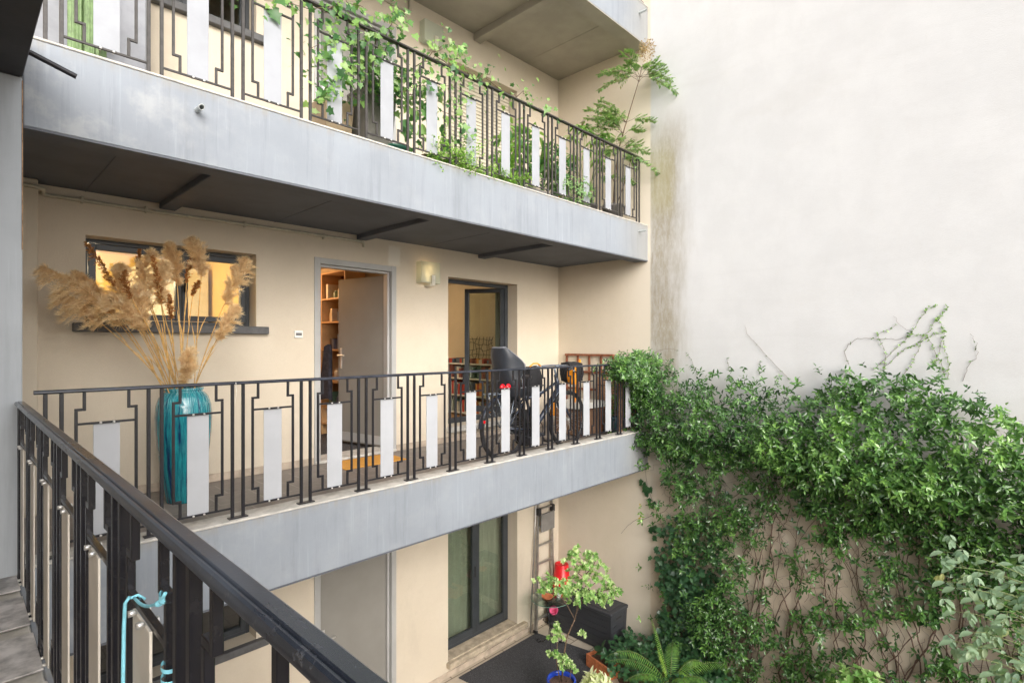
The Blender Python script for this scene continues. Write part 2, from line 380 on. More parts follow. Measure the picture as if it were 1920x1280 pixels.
def emis(name, c, e):
    t = NT(name); t.col(c); t.set(Emission_Color=c, Emission_Strength=e); return t.m
M_BULB = emis('lit_bulb', (1,.72,.40), 1.3)
M_REDLIGHT = simple('red_reflector', (.80,.01,.02), .12, var=.2, vs=60)
M_CURTAIN = simple('curtain_cloth', (.30,.30,.245), .9, var=.06, vs=5)
M_ROOM = simple('room_plaster', (.55,.47,.35), .9, var=.05, vs=2)
M_ROOMOR = simple('ochre_room_plaster', (.82,.58,.22), .9, var=.05, vs=2)
M_ROOMFL = simple('room_parquet', (.40,.22,.10), .5, var=.2, vs=9)
M_BAMBOO = simple('reed_screen', (.40,.22,.12), .8, var=.4, vs=40, bump=.5)
t = NT('wicker'); wv = t.new('ShaderNodeTexWave'); wv.inputs['Scale'].default_value = 26; wv.inputs['Distortion'].default_value = 3; wv.bands_direction = 'Z'
t.lk(t.geo(), wv.inputs['Vector']); t.col(t.mix(wv.outputs['Fac'], (.12,.06,.035), (.40,.24,.14))); t.set(Roughness=.7); t.bump(wv.outputs['Fac'], .8, .01); M_WICKER = t.m
t = NT('deck_box_resin'); wv = t.noise(22, 5, .7, st=(.15,.15,3)); t.col(t.mix(wv, (.022,.024,.030), (.050,.054,.064))); t.set(Roughness=.5); t.bump(wv, .5, .006); M_BOX = t.m

# leaf materials: a per-leaf value "tint" picks the colour
def leafmat(name, cols, rough=.38, trans=.25, spec=.5, pos=None, tc=(1.5,1.6,.9)):
    t = NT(name); a = t.new('ShaderNodeAttribute'); a.attribute_name = 'tint'
    r = t.new('ShaderNodeValToRGB'); e = r.color_ramp.elements
    n = len(cols); e[0].position = 0; e[0].color = (*cols[0],1); e[1].position = 1; e[1].color = (*cols[-1],1)
    for i in range(1, n-1):
        x = e.new(pos[i] if pos else i/(n-1)); x.color = (*cols[i],1)
    t.lk(a.outputs['Fac'], r.inputs[0]); t.lk(r.outputs[0], t.b.inputs['Base Color'])
    t.set(Roughness=rough, Specular_IOR_Level=spec)
    tr = t.new('ShaderNodeBsdfTranslucent'); br = t.mix(1., r.outputs[0], tc, 'MULTIPLY'); t.lk(br, tr.inputs[0])
    mx = t.new('ShaderNodeMixShader'); mx.inputs[0].default_value = trans
    t.lk(t.b.outputs[0], mx.inputs[1]); t.lk(tr.outputs[0], mx.inputs[2]); t.lk(mx.outputs[0], t.out.inputs[0])
    return t.m
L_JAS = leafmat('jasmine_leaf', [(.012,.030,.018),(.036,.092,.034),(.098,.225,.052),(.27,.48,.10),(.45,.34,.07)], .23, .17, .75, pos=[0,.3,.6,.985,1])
L_IVY = leafmat('ivy_leaf', [(.018,.05,.026),(.035,.10,.04),(.07,.17,.06)], .38, .15)
L_NAN = leafmat('nandina_leaf', [(.13,.22,.14),(.22,.33,.21),(.33,.44,.29),(.48,.48,.20)], .5, .3)
L_NANUP = leafmat('upper_nandina_leaf', [(.12,.24,.10),(.22,.37,.15),(.34,.46,.19),(.30,.16,.10)], .5, .35)
L_FERN = leafmat('fern_leaf', [(.12,.28,.06),(.23,.45,.09),(.44,.60,.12)], .55, .35)
L_VARI = leafmat('variegated_leaf', [(.08,.22,.05),(.20,.40,.10),(.46,.60,.26),(.78,.80,.55)], .4, .3)
L_BRIGHT = leafmat('bright_vine_leaf', [(.045,.13,.045),(.11,.25,.08),(.27,.44,.12),(.42,.54,.30)], .36, .42)
L_HERB = leafmat('herb_leaf', [(.12,.28,.05),(.26,.48,.08),(.44,.62,.16)], .6, .35)
L_CACT = leafmat('cactus_skin', [(.16,.34,.10),(.36,.52,.24)], .5, .05)
L_PAMPAS = leafmat('pampas_fluff', [(.58,.42,.22),(.78,.62,.38),(.90,.77,.53),(.93,.86,.68)], .9, .5, .1, tc=(1.12,1.05,.9))
L_REED = leafmat('brown_reed_fluff', [(.24,.09,.03),(.40,.18,.06),(.55,.30,.12)], .9, .3, .1, tc=(1.1,1,.9))
M_STALK = simple('dry_stalk', (.60,.37,.12), .6, var=.25, vs=30)

# ------------------------------------------------------------------ foliage helpers
LANCE = [(0,0),(.22,.13),(.5,.19),(.8,.10),(1,0),(.8,-.10),(.5,-.19),(.22,-.13)]
OVAL = [(0,0),(.2,.2),(.5,.29),(.8,.18),(1,0),(.8,-.18),(.5,-.29),(.2,-.2)]
PINNA = [(0,.05),(.5,.075),(1,0),(.5,-.075),(0,-.05)]
IVY = [(0,0),(-.08,.22),(.05,.44),(.30,.30),(.42,.52),(.60,.22),(1,0),(.60,-.22),(.42,-.52),(.30,-.30),(.05,-.44),(-.08,-.22)]
VINE = [(0,0),(-.15,.25),(-.05,.52),(.22,.42),(.34,.60),(.62,.36),(.74,.30),(1,0),(.74,-.30),(.62,-.36),(.34,-.60),(.22,-.42),(-.05,-.52),(-.15,-.25)]
STRAP = [(0,.5),(.4,.5),(1,0),(.4,-.5),(0,-.5)]
def leaf_mesh(name, mat, pos, axis, nrm, size, tint, tpl=LANCE, bend=.25, fold=.3, wid=1.0):
    """pos, axis, nrm: (n,3); size, tint: (n,)  ->  one mesh of folded, bent leaves"""
    pos = np.asarray(pos, float); n = len(pos)
    ax = np.asarray(axis, float); ax /= np.linalg.norm(ax, axis=1, keepdims=True)+1e-9
    nr = np.asarray(nrm, float); side = np.cross(nr, ax); side /= np.linalg.norm(side, axis=1, keepdims=True)+1e-9
    nr = np.cross(ax, side)
    size = np.asarray(size, float)[:,None,None]
    T = np.array(tpl + [(.45, 0)]); k = len(T)
    x = T[:,0]; y = T[:,1]*wid
    z = np.abs(y)*fold - bend*x*x
    V = pos[:,None,:] + size*(x[None,:,None]*ax[:,None,:] + y[None,:,None]*side[:,None,:] + z[None,:,None]*nr[:,None,:])
    V = V.reshape(-1, 3); m = k-1
    tri = np.array([(i, (i+1) % m, m) for i in range(m)])
    F = (tri[None] + (np.arange(n)*k)[:,None,None]).reshape(-1, 3)
    me = bpy.data.meshes.new(name)
    me.vertices.add(len(V)); me.vertices.foreach_set('co', V.ravel().astype(np.float32))
    me.loops.add(F.size); me.loops.foreach_set('vertex_index', F.ravel().astype(np.int32))
    me.polygons.add(len(F)); me.polygons.foreach_set('loop_start', (np.arange(len(F))*3).astype(np.int32))
    me.polygons.foreach_set('use_smooth', np.ones(len(F), bool))
    me.materials.append(mat)
    at = me.attributes.new('tint', 'FLOAT', 'POINT'); at.data.foreach_set('value', np.repeat(np.clip(tint, 0, 1), k).astype(np.float32))
    me.update(calc_edges=True); me.validate(); return me
def leaves(name, mat, parent, pos, axis, nrm, size, tint, origin=None, **k):
    l = np.zeros(3); p = parent
    while p is not None: l += np.array(p.location); p = p.parent
    if origin is not None: l = np.array(origin, float)
    me = leaf_mesh(name, mat, np.asarray(pos, float)-l, axis, nrm, size, tint, **k)
    o = bpy.data.objects.new(name, me); COL.objects.link(o); o.parent = parent
    if origin is not None: o.location = origin
    return o
def rdir(n, rg): 
    v = rg.normal(size=(n, 3)); return v/np.linalg.norm(v, axis=1, keepdims=True)
class Leafer:
    """collects leaves set along twigs"""
    def __init__(s, seed): s.p=[]; s.a=[]; s.n=[]; s.s=[]; s.t=[]; s.r = random.Random(seed)
    def leaf(s, p, a, n, size, tint): s.p.append(tuple(p)); s.a.append(tuple(a)); s.n.append(tuple(n)); s.s.append(size); s.t.append(tint)
    def whorl(s, p, d, k, size, spread=1.0, tint=.5, tv=.2):
        d = Vector(d).normalized(); u = d.orthogonal().normalized(); v = d.cross(u); ph = s.r.random()*6.3
        for i in range(k):
            a = ph + 6.283*i/k + s.r.uniform(-.3,.3); e = (u*math.cos(a)+v*math.sin(a))*spread*s.r.uniform(.75,1.2)+d
            s.leaf(p, e, d+Vector((0,0,.3)), size*s.r.uniform(.7,1.15), tint+s.r.uniform(-tv,tv))
    def twig(s, p, d, nodes, size, tint, gap=.022, tv=.1, droop=.25):
        d = Vector(d).normalized(); u = d.orthogonal().normalized(); v = d.cross(u); p = Vector(p); ph = s.r.random()*3.14
        for i in range(nodes):
            a = ph + 1.57*i + s.r.uniform(-.35,.35); sz = size*(1-.10*i)*s.r.uniform(.75,1.15)
            for q in (0, 3.1416):
                if s.r.random() < .1: continue
                e = (u*math.cos(a+q)+v*math.sin(a+q)) + d*s.r.uniform(.35,.9) + Vector((0,0,-droop*s.r.random()))
                s.leaf(p, e, d+Vector((-.25,0,.55)), sz, tint+.07*i+s.r.uniform(-tv,tv))
            p = p+d*gap*s.r.uniform(.8,1.2); d = (d+Vector((s.r.gauss(0,.12), s.r.gauss(0,.12), s.r.gauss(0,.12)))).normalized()
        s.leaf(p, d, Vector((-.3,0,1)), size*.7, tint+.15)
    def out(s, name, mat, parent, **k): return leaves(name, mat, parent, s.p, s.a, s.n, s.s, np.array(s.t), **k)
def curve_pts(p0, p1, sag=0., n=8, jit=0., r=rnd):
    p0, p1 = Vector(p0), Vector(p1); out = []
    for i in range(n+1):
        t = i/n; p = p0.lerp(p1, t); p.z -= sag*4*t*(1-t)
        if 0 < i < n and jit: p += Vector((r.uniform(-1,1), r.uniform(-1,1), r.uniform(-1,1)))*jit
        out.append(p)
    return out

# ------------------------------------------------------------------ ground
g = MB(); g.box(-30, 30, -30, 30, G-.3, G); tag(g.build('ground', M_GTILE), kind='structure')

# ------------------------------------------------------------------ the gallery building
B = thing('gallery_building', 'cream rendered building with two grey open galleries running along its front', 'building', (0, YW, G))
WIN = (.755, 2.075); DR = (2.70, 3.645); W2 = (4.48, 5.787)
holes = []
for z in (G, FL, FU):
    holes.append((WIN[0], WIN[1], z+1.44, z+2.145))
    holes.append((DR[0], DR[1], z-.0, z+2.155))
    holes.append((W2[0], W2[1], z+.20, z+2.145))
wl = MB(); wl.wall(-3.2, XE+.0, G-.1, 7.5, YW, YW+.30, [h for h in holes])
part(wl, 'wall', M_FACADE, B)
pr = MB()
for z0, z1 in ((G, -1.716), (FL+.001, 1.218), (FU+.001, 4.188)): pr.rbox(-.30, .455, 5.30, YW-.001, z0, z1, b=.008)
part(pr, 'pilaster', M_FACADE, B)
# skirting tiles along the wall foot
for z, y in ((G, .014), (FL, .012), (FU, .012)):
    sk = MB()
    for a, b in ((.46, DR[0]-.04), (DR[1]+.04, XE-.01)): sk.rbox(a, b, YW-y, YW-.001, z+.001, z+.075, b=.003)
    part(sk, 'skirting', M_SKIRT, B)
# gallery slabs: fascia with kerb, tiled floor, soffit with edge beam and cross beams
def slab(zb, zk, zf, msoff, beams, x0=.272, seam=()):
    f = MB(); f.rbox(x0, XE-.002, YF, YF+.045, zb, zk, b=.004); fo = part(f, 'fascia', M_FASCIA, B)
    k = MB(); k.rbox(x0, XE-.003, YF-.006, YF+.19, zk+.001, zk+.016, b=.004); part(k, 'kerb', M_KERB, B)
    k = MB(); k.box(-3.2, XE-.003, YF+.19, YW-.001, zf-.02, zf); part(k, 'gallery_floor', M_FTILE, B)
    k = MB(); k.box(x0, XE-.003, YF+.046, YF+.189, zf-.25, zk); part(k, 'kerb_core', M_KERB, B)
    s = MB(); s.box(-3.2, XE-.003, YF+.2, YW-.001, zb+.06, zb+.09)
    for q in seam: s.box(q, q+.006, YF+.22, YW-.002, zb+.056, zb+.0595)
    part(s, 'soffit', msoff, B)
    e = MB(); e.rbox(x0, XE-.004, YF+.047, YF+.215, zb-.004, zb+.1, b=.004)
    e.box(x0, XE-.004, YF+.001, YF+.044, zb-.012, zb-.001)
    part(e, 'edge_beam', msoff, B)
    for q in beams:
        c = MB(); c.rbox(q, q+.125, YF+.2, YW-.002, zb+(-.035 if zb > 3 else .012), zb+.1, b=.006); part(c, 'cross_beam', msoff, B)
    return fo
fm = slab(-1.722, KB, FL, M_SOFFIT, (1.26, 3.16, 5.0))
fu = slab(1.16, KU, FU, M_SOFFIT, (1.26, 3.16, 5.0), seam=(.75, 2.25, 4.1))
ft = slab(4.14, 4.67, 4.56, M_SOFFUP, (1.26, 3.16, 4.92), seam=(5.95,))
# spouts through the fascias
def spout(x, z, y=YF, l=.085, r=.017, up=-.01):
    m = MB(); n = 20; vs=[]; fs=[]
    rings = [(r, y+.02), (r, y-l), (r*.78, y-l), (r*.78, y+.0)]
    for j, (rr, yy) in enumerate(rings):
        for k in range(n):
            a = 6.2832*k/n; cut = (.5+.5*math.sin(a))*.018 if j in (1,2) else 0
            vs.append((x+rr*math.cos(a), yy-cut, z+rr*math.sin(a)+(up if j in (1,2) else 0)))
    for j in range(3):
        for k in range(n): fs.append((j*n+k, j*n+(k+1)%n, (j+1)*n+(k+1)%n, (j+1)*n+k))
    fs.append(tuple(3*n+k for k in range(n)))
    m.add(vs, fs); m.mi = [0]*(len(fs)-1)+[0]
    o = part(m, 'drain_spout', M_LIGHTPIPE, B); edges_smooth(o)
spout(1.10, 1.50); spout(6.50, 1.535, l=.10, r=.013); spout(6.45, -1.34, l=.11, r=.014); spout(6.50, 4.50, l=.10, r=.016)
# corner column
c = MB(); c.rbox(-.18, .268, 3.858, 4.06, G, 1.41, b=.006); part(c, 'column', M_COLUMN, B)
c = MB(); c.rbox(.2655, .2705, 3.8565, 3.8575, .5, 1.395, b=.0002); part(c, 'rust_run', simple('rust_stain', (.34,.22,.13), .9, var=.4, vs=25), B)

def frame_rect(m, x0, x1, z0, z1, y0, y1, t, tb=None, b=.004):
    tb = t if tb is None else tb
    m.rbox(x0, x0+t, y0, y1, z0, z1, b=b); m.rbox(x1-t, x1, y0, y1, z0, z1, b=b)
    m.rbox(x0+t, x1-t, y0+.002, y1-.002, z1-t, z1, b=b); m.rbox(x0+t, x1-t, y0+.002, y1-.002, z0, z0+tb, b=b)
# --- high windows above the vase (three floors)
for z, lab in ((G, None), (FL, None), (FU, None)):
    a, b = WIN; z0, z1 = z+1.44, z+2.145
    f = MB(); frame_rect(f, a+.002, b-.002, z0+.002, z1-.002, YW+.17, YW+.23, .035)
    xm = (a+b)/2+.05
    frame_rect(f, a+.04, xm+.01, z0+.04, z1-.04, YW+.155, YW+.215, .05)
    frame_rect(f, xm+.012, b-.04, z0+.04, z1-.04, YW+.157, YW+.213, .05)
    fr = part(f, 'window', M_FRAME, B)
    gl = MB(); gl.box(a+.085, xm-.035, YW+.180, YW+.186, z0+.085, z1-.085); gl.box(xm+.058, b-.085, YW+.180, YW+.186, z0+.085, z1-.085)
    part(gl, 'pane', M_GLASS, fr)
    h = MB(); h.rbox(xm+.025, xm+.045, YW+.11, YW+.15, z0+.30, z0+.42, b=.004); part(h, 'handle', M_DARK, fr)
    s = MB(); s.rbox(a-.085, b+.10, YW-.065, YW+.155, z0-.072, z0-.001, b=.006); part(s, 'sill', M_SILL, fr)
# --- doors
def door_leaf(z, ang, hinge=(DR[1]-.05, YW+.12), wdt=.835, hgt=2.06):
    D = thing('door', None, None, (hinge[0], hinge[1], z)); D.parent = B; D.location = (hinge[0], hinge[1]-YW, z-G)
    del_ = [k for k in ('label', 'category') if k in D]
    for k in del_: del D[k]
    M = Matrix.Rotation(-R(ang), 4, 'Z')
    def bp(x0,x1,y0,y1,z0,z1,name,mat,par,b=.003,lab=None):
        m = MB(); m.rbox(x0,x1,y0,y1,z0,z1,M=M,b=b); me = m.mesh(name, mat); o = bpy.data.objects.new(name, me); COL.objects.link(o); o.parent = par; return o
    # local: leaf runs along -x from the hinge
    bp(-wdt, 0, 0, .045, .012, hgt, 'leaf', M_DOOR, D)
    bp(-wdt+.01, -.01, -.004, -.0005, .03, .135, 'kick_plate', M_DFRAME, D, b=.001)
    bp(-wdt+.004, -.004, .046, .0475, .03, .135, 'kick_plate', M_DFRAME, D, b=.0)
    bp(-wdt+.035, -wdt+.075, -.009, -.001, .93, 1.19, 'lock_plate', M_STEEL, D, b=.003)
    bp(-wdt+.046, -wdt+.064, -.055, -.010, 1.085, 1.103, 'handle', M_STEEL, D, b=.003)
    bp(-wdt+.046, -wdt+.175, -.062, -.046, 1.085, 1.105, 'handle', M_STEEL, D, b=.004)
    return D
for z, ang in ((G, 0), (FL, 80), (FU, 0)):
    a, b = DR; f = MB(); z1 = z+2.155
    for (p, q, r_, s_) in ((a-.035, a+.03, z+.001, z1+.035), (b-.03, b+.035, z+.001, z1+.035)):
        f.rbox(p, q, YW-.014, YW+.045, r_, s_, b=.003)
        inner = (q-.001, q+.028) if p < 3 else (p-.028, p+.001)
        f.rbox(inner[0], inner[1], YW+.035, YW+.12, r_, s_-.06, b=.003)
    f.rbox(a+.03, b-.03, YW-.012, YW+.043, z1-.03, z1+.033, b=.003); f.rbox(a+.058, b-.058, YW+.035, YW+.118, z1-.058, z1-.031, b=.003)
    part(f, 'door_frame', M_DFRAME, B)
    th = MB(); th.rbox(a-.03, b+.03, YW-.03, YW+.299, z+.002, z+.032, b=.005); part(th, 'threshold', M_KERB, B)
    if ang == 0: th = door_leaf(z+.03, 0, (b-.045, YW+.075), .855, 2.05)
    else: door_leaf(z+.03, ang)
# --- tall windows
def tall_window(z, mode):
    a, b = W2; z0, z1 = z+.20, z+2.145; yf = YW+.19
    f = MB(); frame_rect(f, a+.002, b-.002, z0+.002, z1-.002, yf, yf+.065, .05, .07)
    f.rbox(a+.3, a+.55, yf-.006, yf+.001, z1-.035, z1-.022, b=.001)
    fr = part(f, 'tall_window', M_FRAME, B)
    s = MB(); s.rbox(a-.03, b+.16, YW-.075, yf-.001, z0-.075, z0-.002, b=.012); part(s, 'sill', M_STONE if mode != 'open' else M_KERB, fr)
    if mode != 'open':
        s = MB(); s.rbox(a+.003, b-.003, YW-.02, yf-.002, z0-.001, z0+.018, b=.008); part(s, 'threshold', M_STONE, fr)
    xm = (a+b)/2
    if mode == 'closed':
        for p, q in ((a+.045, xm), (xm+.001, b-.045)):
            l = MB(); frame_rect(l, p, q, z0+.06, z1-.045, yf-.012, yf+.045, .062, .085); lo = part(l, 'casement', M_FRAME, fr)
            gm = MB(); gm.box(p+.06, q-.06, yf+.014, yf+.02, z0+.14, z1-.10); part(gm, 'pane', M_GLASS, lo)
        h = MB(); h.rbox(xm-.035, xm-.015, yf-.03, yf-.012, z0+.85, z0+1.0, b=.004); part(h, 'handle', M_DARK, fr)
    if mode == 'open':
        wdt = xm-a-.045
        for hx, sgn, ang in ((b-.047, -1, 57), (a+.047, 1, 96)):
            M = Matrix.Translation((hx, yf+.03, 0)) @ Matrix.Rotation(-R(ang)*(-sgn), 4, 'Z')
            l = MB()
            def rb(x0,x1,y0,y1,c,d_): l.rbox(min(x0,x1),max(x0,x1),y0,y1,c,d_,M=M,b=.004)
            za, zb_ = z0+.06, z1-.045
            rb(0, sgn*.062, -.03, .035, za, zb_); rb(sgn*(wdt-.062), sgn*wdt, -.03, .035, za, zb_)
            rb(sgn*.062, sgn*(wdt-.062), -.028, .033, zb_-.062, zb_); rb(sgn*.062, sgn*(wdt-.062), -.028, .033, za, za+.085)
            lo = part(l, 'casement', M_FRAME, fr)
            gm = MB(); gm.rbox(min(sgn*.06,sgn*(wdt-.06)), max(sgn*.06,sgn*(wdt-.06)), 0, .006, za+.08, zb_-.06, M=M); part(gm, 'pane', M_GLASS, lo)
    if mode == 'shutter':
        s = MB(); nsl = 38
        for i in range(nsl):
            zz = z0+.05+i*(z1-z0-.05)/nsl; h_ = (z1-z0-.05)/nsl
            s.rbox(a+.03, b-.03, yf-.045, yf-.030, zz+.002, zz+h_-.006, b=.004)
            s.box(a+.03, b-.03, yf-.034, yf-.031, zz-.004, zz+h_)
        part(s, 'roller_shutter', simple('shutter_cream', (.60,.55,.44), .55, var=.05), fr)
tall_window(G, 'closed'); tall_window(FL, 'open'); tall_window(FU, 'shutter')
# --- rooms behind the openings (plain shells, open to the facade)
def room(x0, x1, y1, z0, z1, mw, mf, name='room'):
    m = MB(); y0 = YW+.301
    q = [(x0,y0,z0),(x1,y0,z0),(x1,y1,z0),(x0,y1,z0),(x0,y0,z1),(x1,y0,z1),(x1,y1,z1),(x0,y1,z1)]
    m.add(q, [(4,7,6,5),(1,5,6,2),(2,6,7,3),(3,7,4,0)]); m.cur = 1; m.add(q, [(0,1,2,3)])
    return part(m, name, [mw, mf], B)
room(.3, 2.35, 8.4, FL+.004, 1.14, M_ROOMOR, M_ROOMFL); room(2.45, 3.95, 8.4, FL+.004, 1.14, M_ROOM, M_MAT); room(4.1, XE-.03, 9.2, FL+.004, 1.14, M_ROOM, M_ROOMFL)
room(.3, 2.35, 8.4, G+.004, -1.74, M_DARK, M_DARK); room(4.1, XE-.03, 8.6, G+.004, -1.74, M_ROOM, M_ROOMFL)  # first room's near-black walls paint in its unlit darkness
room(.3, 2.35, 8.0, FU+.004, 4.12, M_ROOM, M_ROOMFL)
# lamps inside the first-floor rooms (their light is what warms the openings)
def ceiling_bulb(x, y, z, e, col, label):
    T = thing('pendant_lamp', label, 'lamp', (x, y, z))
    m = MB(); m.lathe([(.0,-.05),(.035,-.04),(.05,0),(.035,.04),(.015,.06)], 16, (x,y,z)); part(m, 'bulb', emis('room_bulb_%d' % int(e), col, 10.), T, True)
    m = MB(); m.tube([(x,y,z+.05),(x,y,1.14)], .004, 6); part(m, 'cord', M_DARK, T)
    l = bpy.data.lights.new('pendant_light', 'POINT'); l.energy = e; l.color = col; l.shadow_soft_size = .09
    lo = bpy.data.objects.new('pendant_light', l); COL.objects.link(lo); lo.parent = T; lo.location = (0,0,-.12)
ceiling_bulb(1.0, 7.1, .92, 30, (1,.84,.58), 'warm bulb hanging in the ochre room behind the high window')
ceiling_bulb(3.05, 7.6, .95, 16, (1,.58,.27), 'warm bulb hanging in the entry behind the open grey door')
ceiling_bulb(5.2, 8.2, .95, 16, (1,.78,.50), 'soft bulb hanging in the room behind the open tall window')

# ------------------------------------------------------------------ end wall (party wall)
e = MB(); e.add([(XE,-14,G-.1),(XE,YW+4,G-.1),(XE,YW+4,10),(XE,-14,10),(XE+.4,-14,G-.1),(XE+.4,YW+4,G-.1),(XE+.4,YW+4,10),(XE+.4,-14,10)],
    [(0,3,2,1),(4,5,6,7),(3,7,6,2),(0,4,7,3),(1,2,6,5)])
tag(e.build('end_wall', M_END), 'tall windowless plastered wall closing the right side of the courtyard', 'wall')

# ------------------------------------------------------------------ the near wing (camera stands on its gallery)
NB = thing('near_wing', 'side wing whose dark gallery underside shows at the top left corner', 'building', (-1.4, 0, G))
m = MB(); m.box(-1.7, -1.4, -4, YF+1.5, G-.1, 1.45); part(m, 'wall', M_FACADE, NB)
m = MB(); m.box(-1.399, .19, -4, 3.855, FL-.2, FL-.03); part(m, 'gallery_floor', M_FTILE, NB)
m = MB(); m.rbox(.246, .285, -4, 3.856, -1.722, NB_Z-.001, b=.004); part(m, 'fascia', M_FASCIA, NB)
m = MB(); m.rbox(.06, .245, -4, 3.855, FL-.1, NB_Z-.002, b=.006); part(m, 'kerb', M_KERB, NB)
m = MB(); m.rbox(-.20, .268, -.2, 3.855, 1.41, 1.62, b=.004); part(m, 'edge_beam', M_BLACKBEAM, NB)
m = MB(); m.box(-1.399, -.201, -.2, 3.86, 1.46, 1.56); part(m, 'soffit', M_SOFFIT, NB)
m = MB(); m.tube([(.20,3.60,1.475),(.46,3.60,1.395)], .0135, 14, cap=False); m.tube([(.20,3.60,1.475),(.459,3.60,1.395)], .010, 14); edges_smooth(part(m, 'drain_spout', M_IRON, NB))

# the far side of the courtyard, behind the viewer: seen only as reflections and bounced light
OB = MB(); OB.box(-1.69, XE-.01, -7.4, -7.0, G-.1, -.6); tag(OB.build('courtyard_wall', M_FACADE), 'low cream wall closing the courtyard behind the viewer, seen only in reflections', 'wall')

# ------------------------------------------------------------------ railings
def make_railing(name, label, pairs, zb, ax, off, iron, start, end, sgn=-1, drop=.93, rail=None, feet=True, panel_mat=None, hw=.0235, skew=0.):
    """pairs: centres of the double posts along axis ax ('x' or 'y'); off: position across; sgn: side the panels are on (+1 = greater coordinate)"""
    T = thing(name, label, 'railing', (0,0,zb)); T.location = ((start, off, zb) if ax == 'x' else (off, start, zb))
    zt = zb+drop-.0
    def bx(m, a0, a1, c0, c1, z0, z1, b=.0015):
        if ax == 'x': m.rbox(a0, a1, off+c0, off+c1, z0, z1, b=b)
        else: m.rbox(off+c0, off+c1, a0, a1, z0, z1, b=b)
    # handrail: flat cap with a rounded, grooved edge on each side
    m = MB(); T.rotation_euler = (0, 0, skew)
    prof = [(-hw+.005,-.013),(hw-.005,-.013),(hw-.001,-.010),(hw,-.004),(hw-.0015,.004),(hw-.006,.0078),(-hw+.0155,.0085),(-hw+.0138,.0072),(-hw+.0128,.0040),(-hw+.0116,.0058),(-hw+.008,.0066),(-hw+.004,.0048),(-hw+.0012,.0005),(-hw,-.005),(-hw+.001,-.010)]
    n = len(prof); P0 = [((start, off+p, zt+q) if ax == 'x' else (off+p, start, zt+q)) for p, q in prof]
    P1 = [((end, off+p, zt+q) if ax == 'x' else (off+p, end, zt+q)) for p, q in prof]
    fs = [(i, (i+1)%n, n+(i+1)%n, n+i) for i in range(n)]+[tuple(range(n-1,-1,-1)), tuple(range(n, 2*n))]
    m.add(P0+P1, fs); edges_smooth(part(m, 'handrail', rail or iron, T), 30)
    zt2 = zt-.0145; hp = .0095; hb = .0075
    L = {}
    def one(nm, key, fn, a, mat, smooth=False):
        """make the mesh once around 0 along the axis, then place copies"""
        if key not in L:
            mb = MB(); fn(mb); ox, oy = (0, off) if ax == 'x' else (off, 0)
            mb.v = [(p[0]-ox, p[1]-oy, p[2]-zb) for p in mb.v]; L[key] = mb.mesh(nm, mat, smooth)
        o = inst(nm, L[key], T); o.location = (a-start, 0, 0) if ax == 'x' else (0, a-start, 0); return o
    for c in pairs:
        for s in (-1, 1):
            one('post', 'post', lambda mb: bx(mb, -hp, hp, -hp, hp, zb+.003, zt2), c+s*.0345, iron)
        if feet: one('foot_plate', 'foot', lambda mb: bx(mb, -.062, .062, -.024, .024, zb+.0005, zb+.0085), c, iron)
    for c0, c1 in zip(pairs[:-1], pairs[1:]):
        c = (c0+c1)/2; k = (c1-c0)/.4745; key = round(c1-c0, 4)
        a, b = .104*k, .1405*k
        zj, zl, zc, zr = zt-.112, zb+.178, zt-.194, zb+.072
        for s in (-1, 1):
            def stepped(mb, s=s):
                A, Bq = s*a, s*b
                bx(mb, A-hb, A+hb, -hb, hb, zj-hb, zt2)
                lo, hi = sorted((A-s*hb, Bq-s*hb)); lo, hi = (A+hb, Bq+hb) if s > 0 else (Bq-hb, A-hb)
                bx(mb, lo, hi, -hb+.0004, hb-.0004, zj-hb, zj+hb)
                bx(mb, Bq-hb, Bq+hb, -hb, hb, zl-hb, zj-hb-.0002)
                lo, hi = (A-hb, Bq-hb) if s > 0 else (Bq+hb, A+hb)
                bx(mb, lo, hi, -hb+.0004, hb-.0004, zl-hb, zl+hb)
                bx(mb, A-hb, A+hb, -hb, hb, zr+.006, zl-hb-.0002)
            one('stepped_bar', ('st', key, s), stepped, c, iron)
        one('crossbar', ('cb', key), lambda mb: bx(mb, -b+hb, b-hb, -.0065, .0065, zc-.0065, zc+.0065), c, iron)
        half = (c1-c0)/2-.0345-hp
        one('bottom_rail', ('br', key), lambda mb: bx(mb, -half, half, -.0068, .0068, zr-.0062, zr+.0062), c, iron)
        pw = .0625*k; y0, y1 = (.0072, .0122) if sgn > 0 else (-.0122, -.0072)
        pn = one('panel', ('pn', key), lambda mb: bx(mb, -pw, pw, y0, y1, zr-.004, zc-.004 if feet else zc+.008, b=.0012), c, panel_mat or M_PANEL)
        for q in (-.031*k, .031*k):
            for zz in (zr, zc):
                def bolt(mb, q=q, zz=zz):
                    yy = [(-.0068, -.0105), (.0125, .0215)] if sgn > 0 else [(-.0255, -.0125), (.0068, .0105)]
                    for (c_, d_) in yy:
                        c_, d_ = min(c_, d_), max(c_, d_)
                        p0 = (q, off+c_, zz) if ax == 'x' else (off+c_, q, zz); p1 = (q, off+d_, zz) if ax == 'x' else (off+d_, q, zz)
                        big = (d_-c_) > .008
                        mid = Vector(p0).lerp(Vector(p1), .7)
                        mb.tube([p0, tuple(mid), p1], [.0062, .0060, .0035] if big else [.0072, .0070, .004], 10)
                one('bolt', ('bt', key, q, zz), bolt, c, M_STEEL, True)
    return T
pairs_mid = [.4, .883, 1.366, 1.846, 2.320, 2.796, 3.268, 3.747, 4.219, 4.687, 5.156, 5.622, 6.096, 6.565]
M_HAND = simple('worn_handrail', (.026,.030,.042), .27, var=.35, vs=9, bump=.05, bs=60)
t = NT('near_handrail'); a_ = t.noise(6, 6, .7, st=(1,.25,1)); b_ = t.noise(60, 4, .75); c_ = t.noise(240, 3, .8); sc_ = t.noise(30, 6, .8, st=(14,1,14))
